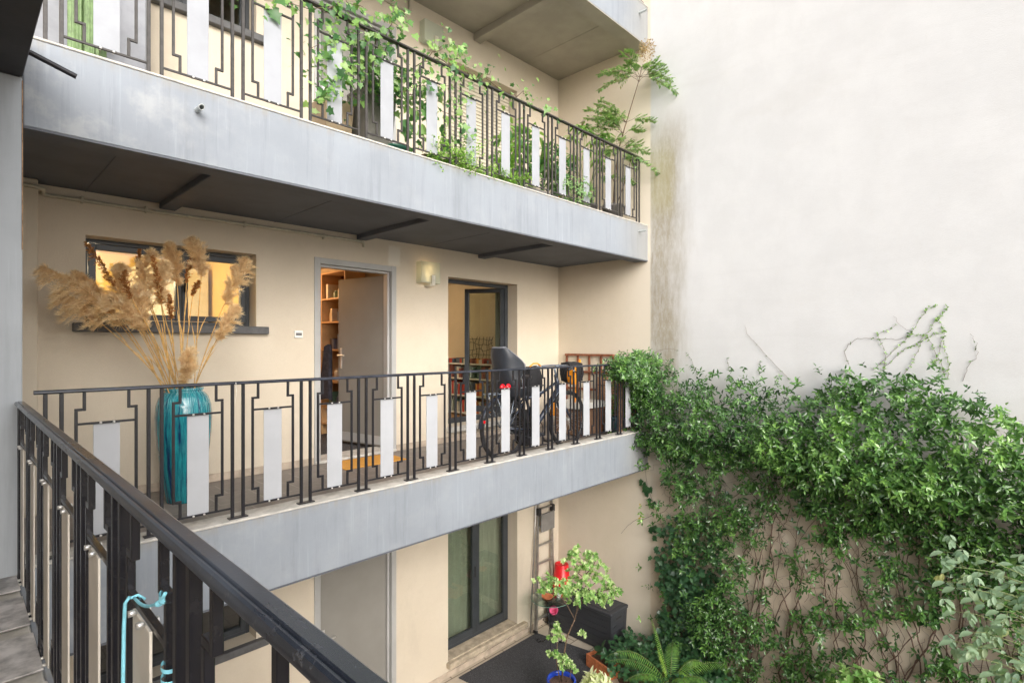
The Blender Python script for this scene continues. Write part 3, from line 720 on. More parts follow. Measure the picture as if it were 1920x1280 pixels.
col = t.mix(t.rng(a_, .38, .66), (.020,.026,.040), (.062,.078,.108)); col = t.mix(t.rng(b_, .60, .70), col, (.10,.105,.12))
col = t.mix(t.math('MULTIPLY', t.rng(c_, .74, .80), .7), col, (.36,.36,.38)); col = t.mix(t.math('MULTIPLY', t.rng(sc_, .69, .74), .45), col, (.22,.22,.25))
t.col(col); t.set(Roughness=t.rng(a_, .3, .7, .20, .42), Specular_IOR_Level=.9, Coat_Weight=.3, Coat_Roughness=.25); t.bump(t.math('ADD', b_, c_), .10, .002); M_NEARRAIL = t.m
t = NT('near_iron'); b_ = t.noise(30, 5, .7); c_ = t.noise(260, 3, .8)
col = t.mix(t.rng(b_, .4, .7), (.012,.012,.016), (.018,.018,.021)); col = t.mix(t.math('MULTIPLY', t.rng(c_, .74, .80), .6), col, (.30,.29,.28))
col = t.mix(t.math('MULTIPLY', t.rng(t.noise(9, 6, .8), .72, .78), .7), col, (.15,.07,.03))
t.col(col); t.set(Roughness=.24, Specular_IOR_Level=.6); t.bump(b_, .04, .002); M_NEARIRON = t.m
make_railing('gallery_railing', 'black iron railing with white plates on the middle gallery before the vase', pairs_mid, KB+.016, 'x', YF+.055, M_IRON, .317, XE-.02, sgn=1, drop=.922, rail=M_HAND)
make_railing('gallery_railing', 'weathered iron railing with white plates on the upper gallery, overgrown by vines', pairs_mid, KU+.016, 'x', YF+.055, M_IRONUP, .15, 6.655, sgn=1, drop=.922, rail=M_IRONUP, panel_mat=simple('upper_panel_dimmed', (.31,.325,.355), .5, var=.07, vs=4))  # same white plates, their colour lowered to offset the stronger light up here
near_pairs = [.946+.4745*i for i in range(-3, 7)]
make_railing('gallery_railing', 'near black railing running diagonally across the lower left corner', near_pairs, NB_Z, 'y', .256, M_NEARIRON, -.75, 3.856, sgn=-1, drop=.922, rail=M_NEARRAIL, panel_mat=M_PANELDIRTY, hw=.0205)
tp = thing('gallery_railing', 'stub of iron railing on the top gallery beside the white wall', 'railing', (6.4, YF, 4.68))
m = MB()
for q in (6.40, 6.46, 6.58): m.rbox(q-.009, q+.009, YF+.04, YF+.058, 4.69, 5.6, b=.001)
part(m, 'post', M_IRONUP, tp); m = MB(); m.rbox(6.3, 6.7, YF+.042, YF+.056, 4.74, 4.752, b=.001); part(m, 'bottom_rail', M_IRONUP, tp)

# railing fixing plates with domed bolts on the near kerb
M_PLATE = simple('fixing_plate', (.46,.44,.43), .5, var=.5, vs=9, bump=.25)
for i, y in enumerate([.946+.4745*k for k in range(1, 7)]):
    nm = ['nearest', 'second nearest', 'third nearest', 'fourth nearest', 'second farthest', 'farthest'][i]
    T = thing('fixing_plate', 'scuffed steel plate under the diagonal railing, %s of the row' % nm, 'plate', (.175, y, NB_Z+.009), 'fixing plates on the near kerb')
    m = MB(); m.rbox(.10, .245, y-.17, y+.20, NB_Z+.009, NB_Z+.017, b=.002); part(m, 'plate', M_PLATE, T)
    for dx, dy in ((.03, .10), (.03, .155)):
        m = MB(); m.lathe([(.0001,.012),(.006,.010),(.0095,.005),(.010,0)], 14, (.085+dx, y+dy, NB_Z+.017)); part(m, 'bolt', M_IRON, T, True)

# cyan twine knotted on the near railing
m = MB(); rr = random.Random(3)
def tape(path, wd, nrm=(0,-1,.3)):
    path = [Vector(p) for p in path]; n = Vector(nrm).normalized(); vs = []; fs = []
    for i, p in enumerate(path):
        tt = (path[min(i+1,len(path)-1)]-path[max(i-1,0)]).normalized(); sd = tt.cross(n).normalized()*wd/2; th = tt.cross(sd).normalized()*.0007
        vs += [p-sd+th, p+sd+th, p+sd-th, p-sd-th]
    for i in range(len(path)-1):
        for k in range(4): fs.append((i*4+k, i*4+(k+1)%4, (i+1)*4+(k+1)%4, (i+1)*4+k))
    m.add(vs, fs)
zc = NB_Z+.922-.194
TY = 1.145
def ring(y, z, w_, h_, wd=.006):
    x = .245; tape([(x-w_, y-h_, z), (x+w_, y-h_, z+.002), (x+w_, y+h_, z), (x-w_, y+h_, z-.001), (x-w_, y-h_, z)], wd, (0,0,1)) 
def loop_z(y, z, r_, wd=.007):   # band wound round a vertical bar at y
    x = .256; pts = []
    for k in range(17):
        a = 6.2832*k/16; pts.append((x+r_*math.cos(a)*1.25, y+r_*math.sin(a)*1.25, z+.004*math.sin(a*1)))
    vs = []; fs = []
    for p in pts: vs += [(p[0],p[1],p[2]-wd/2), (p[0],p[1],p[2]+wd/2)]
    for i in range(16): fs.append((2*i, 2*i+2, 2*i+3, 2*i+1))
    m.add(vs, fs)
yb = 1.183-.1405
yc = 1.183+.031   # near stepped bar of the second module
for dz in (-.035, -.055, -.078, -.084): loop_z(yb, zc+dz, .0105)
loop_z(yb+.012, zc+.078, .0105, .010)
D = .011
def tt(pts, r): m.tube([(p[0]+D, p[1], p[2]) for p in pts], r, 6)
tt([(.232, yc+.045, zc+.012), (.245, yc+.05, zc+.012), (.257, yc+.05, zc+.0)], .0028)
tt(curve_pts((.238, yc+.05, zc+.010), (.238, yb+.03, zc+.062), .010, 8, .001), .0030)
tt(curve_pts((.238, yb+.03, zc+.062), (.236, yb-.01, zc+.092), .0, 3, .001), .0032)
tt([(.232, yc+.052, zc+.012), (.226, yc+.058, zc-.0), (.224, yc+.06, zc-.05), (.223, yc+.062, zc-.16), (.222, yc+.060, zc-.30), (.223, yc+.062, zc-.5)], [.003,.0034,.0036,.0036,.0034,.003])
tt([(.234, yb-.002, zc-.06), (.230, yb+.012, zc-.085), (.226, yb+.035, zc-.105), (.224, yb+.05, zc-.125)], [.003,.0032,.0026,.0008])
tt([(.234, yb-.002, zc-.06), (.231, yb+.004, zc-.09), (.230, yb+.002, zc-.115)], [.003,.003,.001])
m.lathe([(.0001,.006),(.006,.003),(.006,-.003),(.0001,-.006)], 10, (.236+D, yb+.03, zc+.062))
tag(m.build('twine', M_CYAN, smooth=True), 'cyan plastic twine knotted round the near railing bars with a long loose end', 'twine')
m = MB(); xk = 1.345
m.tube([(xk, YF+.028, -.262), (xk, YF+.055, -.255), (xk, YF+.083, -.262), (xk, YF+.083, -.29), (xk, YF+.055, -.296), (xk, YF+.028, -.29), (xk, YF+.028, -.262)], .0016, 6)
m.tube([(xk, YF+.028, -.28), (xk+.004, YF+.026, -.33), (xk-.006, YF+.028, -.40)], [.0014,.0012,.0006], 6)
tag(m.build('cable_tie', M_WHITE), 'thin white tie hanging from the middle gallery handrail right of the vase', 'tie')

# ------------------------------------------------------------------ objects fixed to the facade
def wall_lamp(x, z, lab, lit):
    T = thing('wall_lamp', lab, 'lamp', (x, YW, z)); 
    m = MB(); m.rbox(x-.11, x+.11, YW-.012, YW-.001, z-.11, z+.12, b=.002); part(m, 'back_plate', simple('lamp_back', (.66,.66,.60), .5), T)
    # glass box open at the top: front, sides
    m = MB(); a, b = x-.145, x+.145; y0 = YW-.115
    m.box(a, b, y0, y0+.006, z-.125, z+.135); m.box(a, a+.006, y0+.0065, YW-.013, z-.125, z+.135); m.box(b-.006, b, y0+.0065, YW-.013, z-.125, z+.135)
    part(m, 'shade', M_FROSTED, T)
    m = MB(); m.rbox(x-.005, x+.045, y0-.03, y0-.001, z-.155, z-.03, b=.002); m.rbox(x-.02, x+.02, y0-.015, YW-.002, z-.160, z-.130, b=.002); part(m, 'bracket', simple('lamp_bracket', (.70,.67,.58), .3, metal=.4), T)
    m = MB(); m.lathe([(.0001,.05),(.018,.045),(.027,.02),(.022,-.01),(.013,-.03),(.013,-.07),(.0001,-.07)], 16, (x-.01, YW-.06, z-.03)); part(m, 'bulb', M_BULB if lit else M_WHITE, T, True)
    if lit:
        l = bpy.data.lights.new('lamp_light', 'POINT'); l.energy = .14; l.color = (1,.66,.34); l.shadow_soft_size = .03
        lo = bpy.data.objects.new('lamp_light', l); COL.objects.link(lo); lo.parent = T; lo.location = (-.01, -.06, .06)
t = NT('pale_green_glass'); t.n.remove(t.b); tr = t.new('ShaderNodeBsdfTransparent'); tr.inputs[0].default_value = (.90,.93,.86,1)
df = t.new('ShaderNodeBsdfTranslucent'); df.inputs[0].default_value = (.80,.82,.74,1); d2 = t.new('ShaderNodeBsdfDiffuse'); d2.inputs[0].default_value = (.74,.76,.68,1)
m1 = t.new('ShaderNodeMixShader'); m1.inputs[0].default_value = .5; t.lk(df.outputs[0], m1.inputs[1]); t.lk(d2.outputs[0], m1.inputs[2])
gl = t.new('ShaderNodeBsdfGlossy'); gl.inputs['Roughness'].default_value = .15; m3 = t.new('ShaderNodeMixShader'); m3.inputs[0].default_value = .06
m2 = t.new('ShaderNodeMixShader'); m2.inputs[0].default_value = .55; t.lk(tr.outputs[0], m2.inputs[1]); t.lk(m1.outputs[0], m2.inputs[2])
t.lk(m2.outputs[0], m3.inputs[1]); t.lk(gl.outputs[0], m3.inputs[2]); t.lk(m3.outputs[0], t.out.inputs[0]); M_FROSTED = t.m
wall_lamp(4.115, .875, 'lit glass box wall lamp between the open grey door and the open tall window', True)
wall_lamp(4.165, 3.84, 'unlit glass box wall lamp on the upper gallery above the vines', False)
def pipe(name, lab, pts, r, cat, clips=()):
    m = MB(); m.tube(pts, r, 10); o = m.build(name, M_PIPE, smooth=True)
    tag(o, lab, cat)
T = thing('conduit', 'thin cream conduit running along the wall under the middle soffit', 'pipe', (.3, YW, 1.15))
m = MB(); m.tube([(.30,5.285,1.165),(.45,5.285,1.155),(.478,5.29,1.15),(.485,5.33,1.148),(.487,5.42,1.146),(.50,5.442,1.143),(.53,5.437,1.140),(1.2,5.437,1.137),(2.2,5.437,1.150),(3.19,5.437,1.152),(3.225,5.437,1.146),(3.24,5.437,1.125),(3.245,5.452,1.10)], .0155, 10)
part(m, 'pipe', M_PIPE, T, True)
for x in (.72, 1.15, 1.95, 2.75):
    m = MB(); m.rbox(x, x+.018, 5.417, 5.4585, 1.118, 1.172, b=.003); part(m, 'clip', M_PIPE, T)
T = thing('conduit', 'bent cream conduit on the upper wall at the top of the picture', 'pipe', (3.6, YW, 4.0))
m = MB(); m.tube([(2.6,5.446,4.01),(3.80,5.446,4.01),(3.84,5.446,4.014),(3.86,5.446,4.035),(3.862,5.446,4.19)], .013, 10); part(m, 'pipe', M_PIPE, T, True)
m = MB(); m.rbox(3.60, 3.62, 5.425, 5.459, 3.985, 4.035, b=.003); part(m, 'clip', M_PIPE, T)
T = thing('door_bell', 'small white intercom box on the wall left of the open grey door', 'intercom', (2.49, YW, .07))
m = MB(); m.rbox(2.447, 2.535, YW-.022, YW-.001, .062, .140, b=.004); part(m, 'case', M_WHITE, T)
m = MB(); m.rbox(2.460, 2.522, YW-.0245, YW-.0225, .088, .116, b=.0); part(m, 'screen', simple('grey_screen', (.13,.13,.13), .3), T)
m = MB(); m.rbox(2.56, 2.64, YW-.02, YW-.001, FU+.66, FU+.74, b=.004); tag(m.build('wall_socket', M_WHITE), 'small white box on the upper gallery wall left of the vines', 'socket')

# ------------------------------------------------------------------ doormat, vase and pampas
T = thing('doormat', 'orange patterned doormat lying before the open grey door', 'mat', (3.15, 5.16, FL))
m = MB(); M = Matrix.Translation((3.13, 5.17, FL+.001)) @ Matrix.Rotation(R(-2), 4, 'Z'); m.rbox(-.36, .36, -.20, .20, 0, .014, M=M, b=.004); part(m, 'mat', M_COIR, T)
VX, VY = 1.325, 4.985
T = thing('vase', 'tall teal and blue drip-glazed vase standing on the middle gallery', 'vase', (VX, VY, FL))
Hs = -.355-FL
prof = [(.0001,.0),(.118,.0),(.124,.006),(.140,.12),(.163,.28),(.183,.45),(.196,.60),(.199,.70),(.192,.79),(.172,.855),(.148,.888),(.134,.898),(.131,.905),(.138,.913),(.141,.922),(.137,.930),(.124,.931),(.120,.92),(.120,.88),(.150,.80),(.0001,.6)]
m = MB(); m.lathe([(r*1.02, z*Hs/.93) for r, z in prof], 72, (VX, VY, FL+.001)); part(m, 'body', M_VASE, T, True)
rg = np.random.default_rng(5)
def plume(base, top, tip, width, n, kind, name, lab, seed, droop=.5):
    """a stalk from base (in the vase) to top, its plume from top to tip"""
    r = random.Random(seed); T = thing(name, lab, 'dried grass', tuple(base), 'dried grasses in the teal vase')
    base, top, tip = Vector(base), Vector(top), Vector(tip)
    ctrl = base + Vector(((top-base).x*.38, (top-base).y*.38, (top-base).z*.52))
    pts = [((1-t)**2)*base + 2*t*(1-t)*ctrl + t*t*top for t in [i/10 for i in range(11)]]
    ax = (pts[-1]-pts[-2]).normalized()
    pl = []
    Lp = (tip-top).length; c2 = top + ax*Lp*.55
    for i in range(13): t = i/12; pl.append(((1-t)**2)*top + 2*t*(1-t)*c2 + t*t*tip)
    m = MB(); m.tube(pts+pl[1:], [.0042]*8+[.0034]*3+[.0028*(1-i/14) for i in range(12)], 5)
    for _ in range(2):     # a dry blade or two along the stalk
        k = r.randint(3, 7); p = pts[k]; q = p + ax*r.uniform(.15,.3) + Vector((r.uniform(-.06,.06), r.uniform(-.05,.05), 0)); mid = (p+q)/2 + Vector((0,0,.02))
        m.add([p+Vector((.002,0,0)), p-Vector((.002,0,0)), mid+Vector((-.004,.001,0)), mid+Vector((.004,-.001,0)), q], [(0,1,2,3),(3,2,4)])
    part(m, 'stem', M_STALK, T)
    u = (tip-top).normalized().cross(Vector((0,1,.1))).normalized()
    P=[]; A=[]; N=[]; S=[]; TT=[]
    nb = 78 if kind == 'pampas' else 70
    for b in range(nb):                     # side branches of the plume, each carrying fine hairs
        t = (b+r.random())/nb; i = min(11, int(t*12)); f = t*12-i; p0 = pl[i].lerp(pl[i+1], f); axis = (pl[i+1]-pl[i]).normalized()
        env = (math.sin(math.pi*min(1, t*.86+.10))**.75)
        a = r.random()*6.283; w1 = axis.orthogonal().normalized(); w2 = axis.cross(w1)
        side = w1*math.cos(a)+w2*math.sin(a)
        bl = width*env*r.uniform(.7,1.2)*(1.6 if kind == 'pampas' else 1.45)
        dirb = (axis*r.uniform(.8,1.4)+side*r.uniform(.45,.95)).normalized()
        sagv = Vector((0,0,-droop*bl*.9))
        tone = r.uniform(-.18,.18)
        for h in range(n):
            s_ = (h+r.random())/n
            p = p0 + dirb*bl*s_ + sagv*s_*s_
            hd = (dirb*.9 + Vector((r.gauss(0,.6), r.gauss(0,.6), r.gauss(-.25,.55)))*(.75 if kind=='pampas' else .6)).normalized()
            P.append(tuple(p)); A.append(tuple(hd)); N.append((r.gauss(0,1), r.gauss(0,1), r.gauss(0,1)))
            S.append(r.uniform(.022,.050)*(1 if kind=='pampas' else .42)); TT.append(.5+tone+.35*(s_-.5)+r.uniform(-.15,.15))
    leaves('plume', L_PAMPAS if kind == 'pampas' else L_REED, T, P, A, N, S, np.array(TT), tpl=[(0,.022),(.5,.026),(1,0),(.5,-.026),(0,-.022)] if kind=='pampas' else [(0,.12),(.5,.16),(1,0),(.5,-.16),(0,-.12)], bend=.3, fold=0)
    return T
PL = [  # top of stem, tip of plume, width, kind, label
 ((.905,4.95,.13),(.455,4.93,.53),.105,'pampas','big pale pampas plume sweeping farthest left past the window'),
 ((.80,5.02,.14),(.56,5.04,.36),.085,'pampas','pale pampas plume drooping lowest on the left, over the window sill'),
 ((.887,5.1,.25),(.655,5.12,.52),.07,'pampas','short pale plume just above the big leftmost one'),
 ((.951,5.0,.266),(.905,5.0,.585),.085,'pampas','pale pampas plume left of centre with a brown reed before it'),
 ((.985,4.82,.10),(.815,4.80,.33),.090,'pampas','creamy low pampas plume drooping over the middle of the sill'),
 ((1.102,5.0,.262),(1.10,5.0,.728),.085,'pampas','upright pampas plume in the centre of the bunch'),
 ((1.15,4.9,.30),(1.165,4.9,.62),.08,'pampas','cream pampas plume just right of the centre one'),
 ((1.295,5.05,.47),(1.250,5.05,.80),.085,'pampas','tawny pampas plume in front of the window frame right of centre'),
 ((1.442,4.95,.55),(1.375,4.95,.84),.085,'pampas','tallest pampas plume, its head crossing the window top'),
 ((1.60,4.9,.33),(1.77,4.9,.72),.100,'pampas','large pampas plume leaning farthest right by the window edge'),
 ((1.51,4.8,.03),(1.655,4.8,.30),.070,'pampas','small pampas plume low on the right, under the large right one'),
 ((1.268,4.80,-.30),(1.318,4.78,-.05),.060,'pampas','small tuft of plume low between the stems, just above the vase'),
 ((1.045,4.86,.10),(.985,4.85,.42),.095,'pampas','dense pampas plume low in the centre in front of the others'),
 ((.87,4.95,.43),(.695,4.97,.74),.034,'reed','brown reed head high on the left, at the window corner'),
 ((1.11,4.75,.31),(1.055,4.75,.655),.032,'reed','brown reed head before the centre plumes'),
 ((1.361,5.05,.50),(1.42,5.05,.76),.034,'reed','brown reed head beside the tallest pampas plume'),
 ((1.42,5.1,.40),(1.465,5.1,.53),.026,'reed','short dark reed head in front of the bright right pane'),
 ((1.190,4.8,.19),(1.172,4.8,.375),.026,'reed','small brown reed head low in the centre'),
 ((.925,4.75,.33),(.885,4.76,.53),.034,'reed','brown reed head before the left of centre pampas'),
 ((1.060,5.1,.50),(1.045,5.1,.74),.026,'reed','thin brown reed head tucked behind the centre plume'),
]
rp = random.Random(11)
for i, (a, b, wd, kind, lab) in enumerate(PL):
    an = rp.random()*6.28; rr_ = rp.uniform(.02,.095)
    dx = (a[0]-VX); base = (VX+rr_*math.cos(an)*.5+.055*max(-1,min(1,dx/.3)), VY+rr_*math.sin(an)*.8, -.50)
    plume(base, a, b, wd, 84 if kind == 'pampas' else 14, kind, 'pampas_stalk' if kind == 'pampas' else 'reed_stalk', lab, 100+i, droop=.85 if b[0] < .7 else .45)

# ------------------------------------------------------------------ bicycle with child seat
def wheel(cx, cy, cz, r, B_):
    W = MB(); n = 64
    W.tube([(cx+r*.965*math.cos(a), cy, cz+r*.965*math.sin(a)) for a in [6.28319*i/n for i in range(n+1)]], .0195, 10, cap=False)
    wo_ = part(W, 'wheel', simple('tyre_rubber', (.022,.022,.024), .7), B_, True)
    m = MB(); m.tube([(cx+r*.90*math.cos(a), cy, cz+r*.90*math.sin(a)) for a in [6.28319*i/n for i in range(n+1)]], .0105, 8, cap=False); part(m, 'rim', simple('rim_black', (.06,.06,.065), .35, metal=.5), wo_, True)
    m = MB(); m.tube([(cx, cy-.035, cz), (cx, cy+.035, cz)], .018, 12); 
    for i in range(28):
        a = 6.28319*i/28; b = a+(.55 if i % 2 else -.55)
        m.tube([(cx+.018*math.cos(b), cy+(.03 if i % 4 < 2 else -.03), cz+.018*math.sin(b)), (cx+r*.89*math.cos(a), cy, cz+r*.89*math.sin(a))], .0013, 4)
    part(m, 'spokes', M_STEEL, wo_, True)
BK = thing('bicycle', 'dark bicycle with a grey child seat parked behind the middle gallery railing', 'bicycle', (4.7, 4.2, FL))
RWx, FWx, BY = 4.235, 5.30, 4.17; WR = .345; WZ = FL+WR
wheel(RWx, BY+.03, WZ, WR, BK); wheel(FWx, BY-.02, WZ, WR, BK)
M_BIKE = simple('bike_paint', (.035,.045,.07), .22, var=.1, vs=3); M_BIKEHI = simple('bike_grey', (.30,.35,.42), .25, metal=.4)
BBx, BBz = 4.70, FL+.285; HTx, HTz = 5.12, FL+.83; STx, STz = 4.53, FL+.76
m = MB()
m.tube([(BBx,BY,BBz),(STx,BY,STz)], .018, 12); m.tube([(BBx,BY,BBz),(4.92,BY,FL+.50),(HTx+.02,BY,HTz-.10)], .031, 14); m.tube([(STx+.03,BY,STz-.12),(4.85,BY,FL+.70),(HTx,BY,HTz-.02)], .018, 12)
m.tube([(HTx-.02,BY,HTz+.07),(HTx+.035,BY,HTz-.14)], .026, 14)
for s in (-1,1): m.tube([(BBx,BY+s*.03,BBz),(RWx,BY+s*.055+.03,WZ)], .011, 8); m.tube([(STx+.02,BY+s*.015,STz-.10),(RWx,BY+s*.055+.03,WZ)], .010, 8)
part(m, 'frame', M_BIKE, BK, True)
m = MB(); m.tube([(4.86,BY-.036,FL+.455),(HTx-.01,BY-.036,HTz-.14)], .006, 6); m.tube([(4.70,BY-.022,FL+.715-.03),(HTx-.02,BY-.022,HTz-.035)], .004, 6); part(m, 'frame_stripe', M_BIKEHI, BK, True)
m = MB()
m.tube([(HTx+.035,BY,HTz-.14),(HTx+.05,BY,HTz-.20)], .022, 12)
for s in (-1,1): m.tube([(HTx+.05,BY+s*.045,HTz-.18),(HTx+.09,BY+s*.055,HTz-.32),(FWx,BY+s*.055-.02,WZ)], [.014,.013,.009], 10)
m.box(HTx+.03,HTx+.07,BY-.06,BY+.06,HTz-.19,HTz-.165); part(m, 'fork', M_BIKE, BK, True)
m = MB(); m.tube([(HTx-.02,BY,HTz+.07),(HTx-.045,BY,HTz+.15),(HTx+.03,BY,HTz+.185)], .014, 10)
m.tube([(HTx-.10,BY-.30,HTz+.15),(HTx-.02,BY-.24,HTz+.165),(HTx+.04,BY-.10,HTz+.18),(HTx+.04,BY+.10,HTz+.18),(HTx-.02,BY+.24,HTz+.165),(HTx-.10,BY+.30,HTz+.15)], .0115, 10); hb = part(m, 'handlebar', M_BIKEHI, BK, True)
for s in (-1,1):
    m = MB(); m.tube([(HTx-.17,BY+s*.31,HTz+.145),(HTx-.06,BY+s*.28,HTz+.16)], .017, 10); part(m, 'grip', M_DARK, hb, True)
    m = MB(); m.tube([(HTx-.03,BY+s*.23,HTz+.16),(HTx+.02,BY+s*.25,HTz+.14),(HTx-.07,BY+s*.31,HTz+.125)], .006, 6); part(m, 'brake_lever', M_STEEL, hb, True)
m = MB()
for k in range(3): m.tube(curve_pts((HTx+.03,BY-.14+.05*k,HTz+.17), (HTx+.02,BY,HTz-.22-.05*k), -.06, 8, .004), .0028, 5)
part(m, 'cables', M_DARK, BK, True)
m = MB(); m.tube([(STx+.0,BY,STz-.02),(STx-.03,BY,STz+.12)], .013, 10); part(m, 'seat_post', M_BIKEHI, BK, True)
m = MB(); vs = []; fs = []
sec = [(-.14,.078,.0),(-.11,.085,.012),(-.03,.07,.008),(.05,.035,.004),(.12,.02,.0),(.14,.012,-.008)]
for x, w_, z_ in sec:
    for k in range(10):
        a = 6.2832*k/10; vs.append((STx-.02+x, BY+w_*math.cos(a), STz+.135+z_+.022*math.sin(a)))
for i in range(5):
    for k in range(10): fs.append((i*10+k, i*10+(k+1)%10, i*10+10+(k+1)%10, i*10+10+k))
fs += [tuple(range(9,-1,-1)), tuple(range(50,60))]; m.add(vs, fs); part(m, 'saddle', M_DARK, BK, True)
m = MB(); m.tube([(BBx+.10*math.cos(a),BY-.05,BBz+.10*math.sin(a)) for a in [6.2832*i/32 for i in range(33)]], .006, 6, cap=False); m.tube([(BBx,BY-.06,BBz),(BBx+.11,BY-.07,BBz-.13)], .010, 8); m.tube([(BBx,BY+.06,BBz),(BBx-.11,BY+.07,BBz+.13)], .010, 8)
m.tube([(BBx,BY-.048,BBz+.10),(RWx,BY-.02,WZ+.04)], .004, 5); m.tube([(BBx,BY-.048,BBz-.10),(RWx,BY-.02,WZ-.04)], .004, 5)
part(m, 'crankset', M_DARK, BK, True)
for sx, sy, sz in ((.11,-.11,-.13), (-.11,.11,.13)):
    m = MB(); m.rbox(BBx+sx-.045, BBx+sx+.045, BY+sy-.04, BY+sy+.04, BBz+sz-.012, BBz+sz+.012, b=.003); part(m, 'pedal', M_DARK, BK)
# mudguard, rack and lights
m = MB(); pts = [(RWx+(WR+.025)*math.cos(a), BY+.03, WZ+(WR+.025)*math.sin(a)) for a in [R(25+i*7.5) for i in range(21)]]
vs = []; fs = []
for i, p in enumerate(pts):
    for q, dr in ((-.028,-.010), (-.02,0), (.02,0), (.028,-.010)):
        d_ = Vector((p[0]-RWx, 0, p[2]-WZ)).normalized()*dr; vs.append((p[0]+d_.x, p[1]+q, p[2]+d_.z))
for i in range(len(pts)-1):
    for k in range(3): fs.append((i*4+k, i*4+k+1, i*4+5+k, i*4+4+k))
m.add(vs, fs); part(m, 'mudguard', M_BIKE, BK, True)
m = MB()
for s in (-1,1): m.tube([(4.50,BY+.03+s*.06,WZ+.39),(3.98,BY+.03+s*.06,WZ+.385)], .006, 6); m.tube([(4.05,BY+.03+s*.062,WZ+.385),(RWx,BY+.03+s*.07,WZ)], .005, 6); m.tube([(4.35,BY+.03+s*.062,WZ+.385),(RWx,BY+.03+s*.07,WZ)], .005, 6)
for k in range(5): m.tube([(4.0+.11*k,BY-.03,WZ+.387),(4.0+.11*k,BY+.09,WZ+.387)], .005, 6)
part(m, 'luggage_rack', M_BIKEHI, BK, True)
m = MB(); m.lathe([(.0001,.02),(.022,.015),(.028,0),(.022,-.015),(.0001,-.02)], 14, (3.925, BY+.03, WZ+.10)); part(m, 'rear_light', M_REDLIGHT, BK, True)
for dx in (0., .085):
    m = MB(); m.lathe([(.0001,.016),(.030,.012),(.038,0),(.030,-.012),(.0001,-.016)], 18, (0,0,0)); MM = Matrix.Translation((4.035+dx, 4.02, -.455)) @ Matrix.Rotation(R(90), 4, 'X'); m.v = [tuple(MM @ Vector(p)) for p in m.v]; part(m, 'rear_light', M_REDLIGHT, BK, True)
# child seat: a curved shell with side wings, tall rounded head rest, foot guards
vs = []; fs = []; NU, NV = 13, 15
def shell(u, v):        # u across -1..1, v 0 (front of the seat pan) .. 1 (top of the head rest)
    if v < .28: q = v/.28; cx, cz = 4.50-.26*q, -.585-.02*math.sin(q*3.1); d_ = Vector((-.1,0,1))
    else: q = (v-.28)/.72; cx, cz = 4.24-.10*q-.03*math.sin(q*3.1), -.585+.545*q; d_ = Vector((1,0,.12))
    wdt = .145+.035*math.sin(v*math.pi) - (.05*max(0,(v-.82)/.18)**2 if v > .82 else 0)
    wing = (.075+.17*math.exp(-((v-.70)/.15)**2)+(.05 if v < .28 else 0)) * (abs(u)**2.6) * (1 if v < .9 else 1-(v-.9)/.1*.7)
    y = 4.20+wdt*math.sin(u*math.pi/2*.98); d_ = d_.normalized()
    return Vector((cx, y, cz)) + d_*wing
for i in range(NV):
    for j in range(NU): vs.append(shell(-1+2*j/(NU-1), i/(NV-1)))
for i in range(NV-1):
    for j in range(NU-1): fs.append((i*NU+j, i*NU+j+1, (i+1)*NU+j+1, (i+1)*NU+j))
m = MB(); m.add(vs, fs); cs = part(m, 'child_seat', M_SEAT, BK, True)
so_ = cs.modifiers.new('solid', 'SOLIDIFY'); so_.thickness = .018; sb = cs.modifiers.new('sub', 'SUBSURF'); sb.levels = 1; sb.render_levels = 2
m = MB()
for s in (-1,1):
    m.rbox(4.50, 4.60, 4.20+s*.17-.03, 4.20+s*.17+.03, -1.02, -.60, b=.012); m.rbox(4.49, 4.70, 4.20+s*.17-.045, 4.20+s*.17+.045, -1.04, -1.0, b=.01)
part(m, 'foot_guard', M_SEAT, cs)
m = MB(); rim = [shell(-1, i/(NV-1)) for i in range(1, NV)]+[shell(-1+2*j/(NU-1), 1) for j in range(1, NU)]+[shell(1, 1-i/(NV-1)) for i in range(1, NV-1)]
m.tube(rim, .009, 8); part(m, 'seat_rim_highlight', simple('rim_highlight_grey', (.22,.23,.26), .35), cs, True)  # pale tube round the shell edge stands in for its rim light
m = MB(); m.tube(curve_pts((4.26,4.13,-.10),(4.44,4.15,-.56),.02,6), .011, 6); m.tube(curve_pts((4.26,4.27,-.10),(4.44,4.25,-.56),.02,6), .011, 6); part(m, 'harness', M_DARK, cs, True)
# bottle on the frame
m = MB(); m.lathe([(.0001,0),(.034,.0),(.036,.01),(.036,.10),(.028,.13),(.018,.135),(.018,.15),(.0001,.152)], 18, (4.965, BY-.075, -.845)); tag(m.build('water_bottle', M_ORANGE, smooth=True), 'small orange bottle on the bicycle frame', 'bottle')
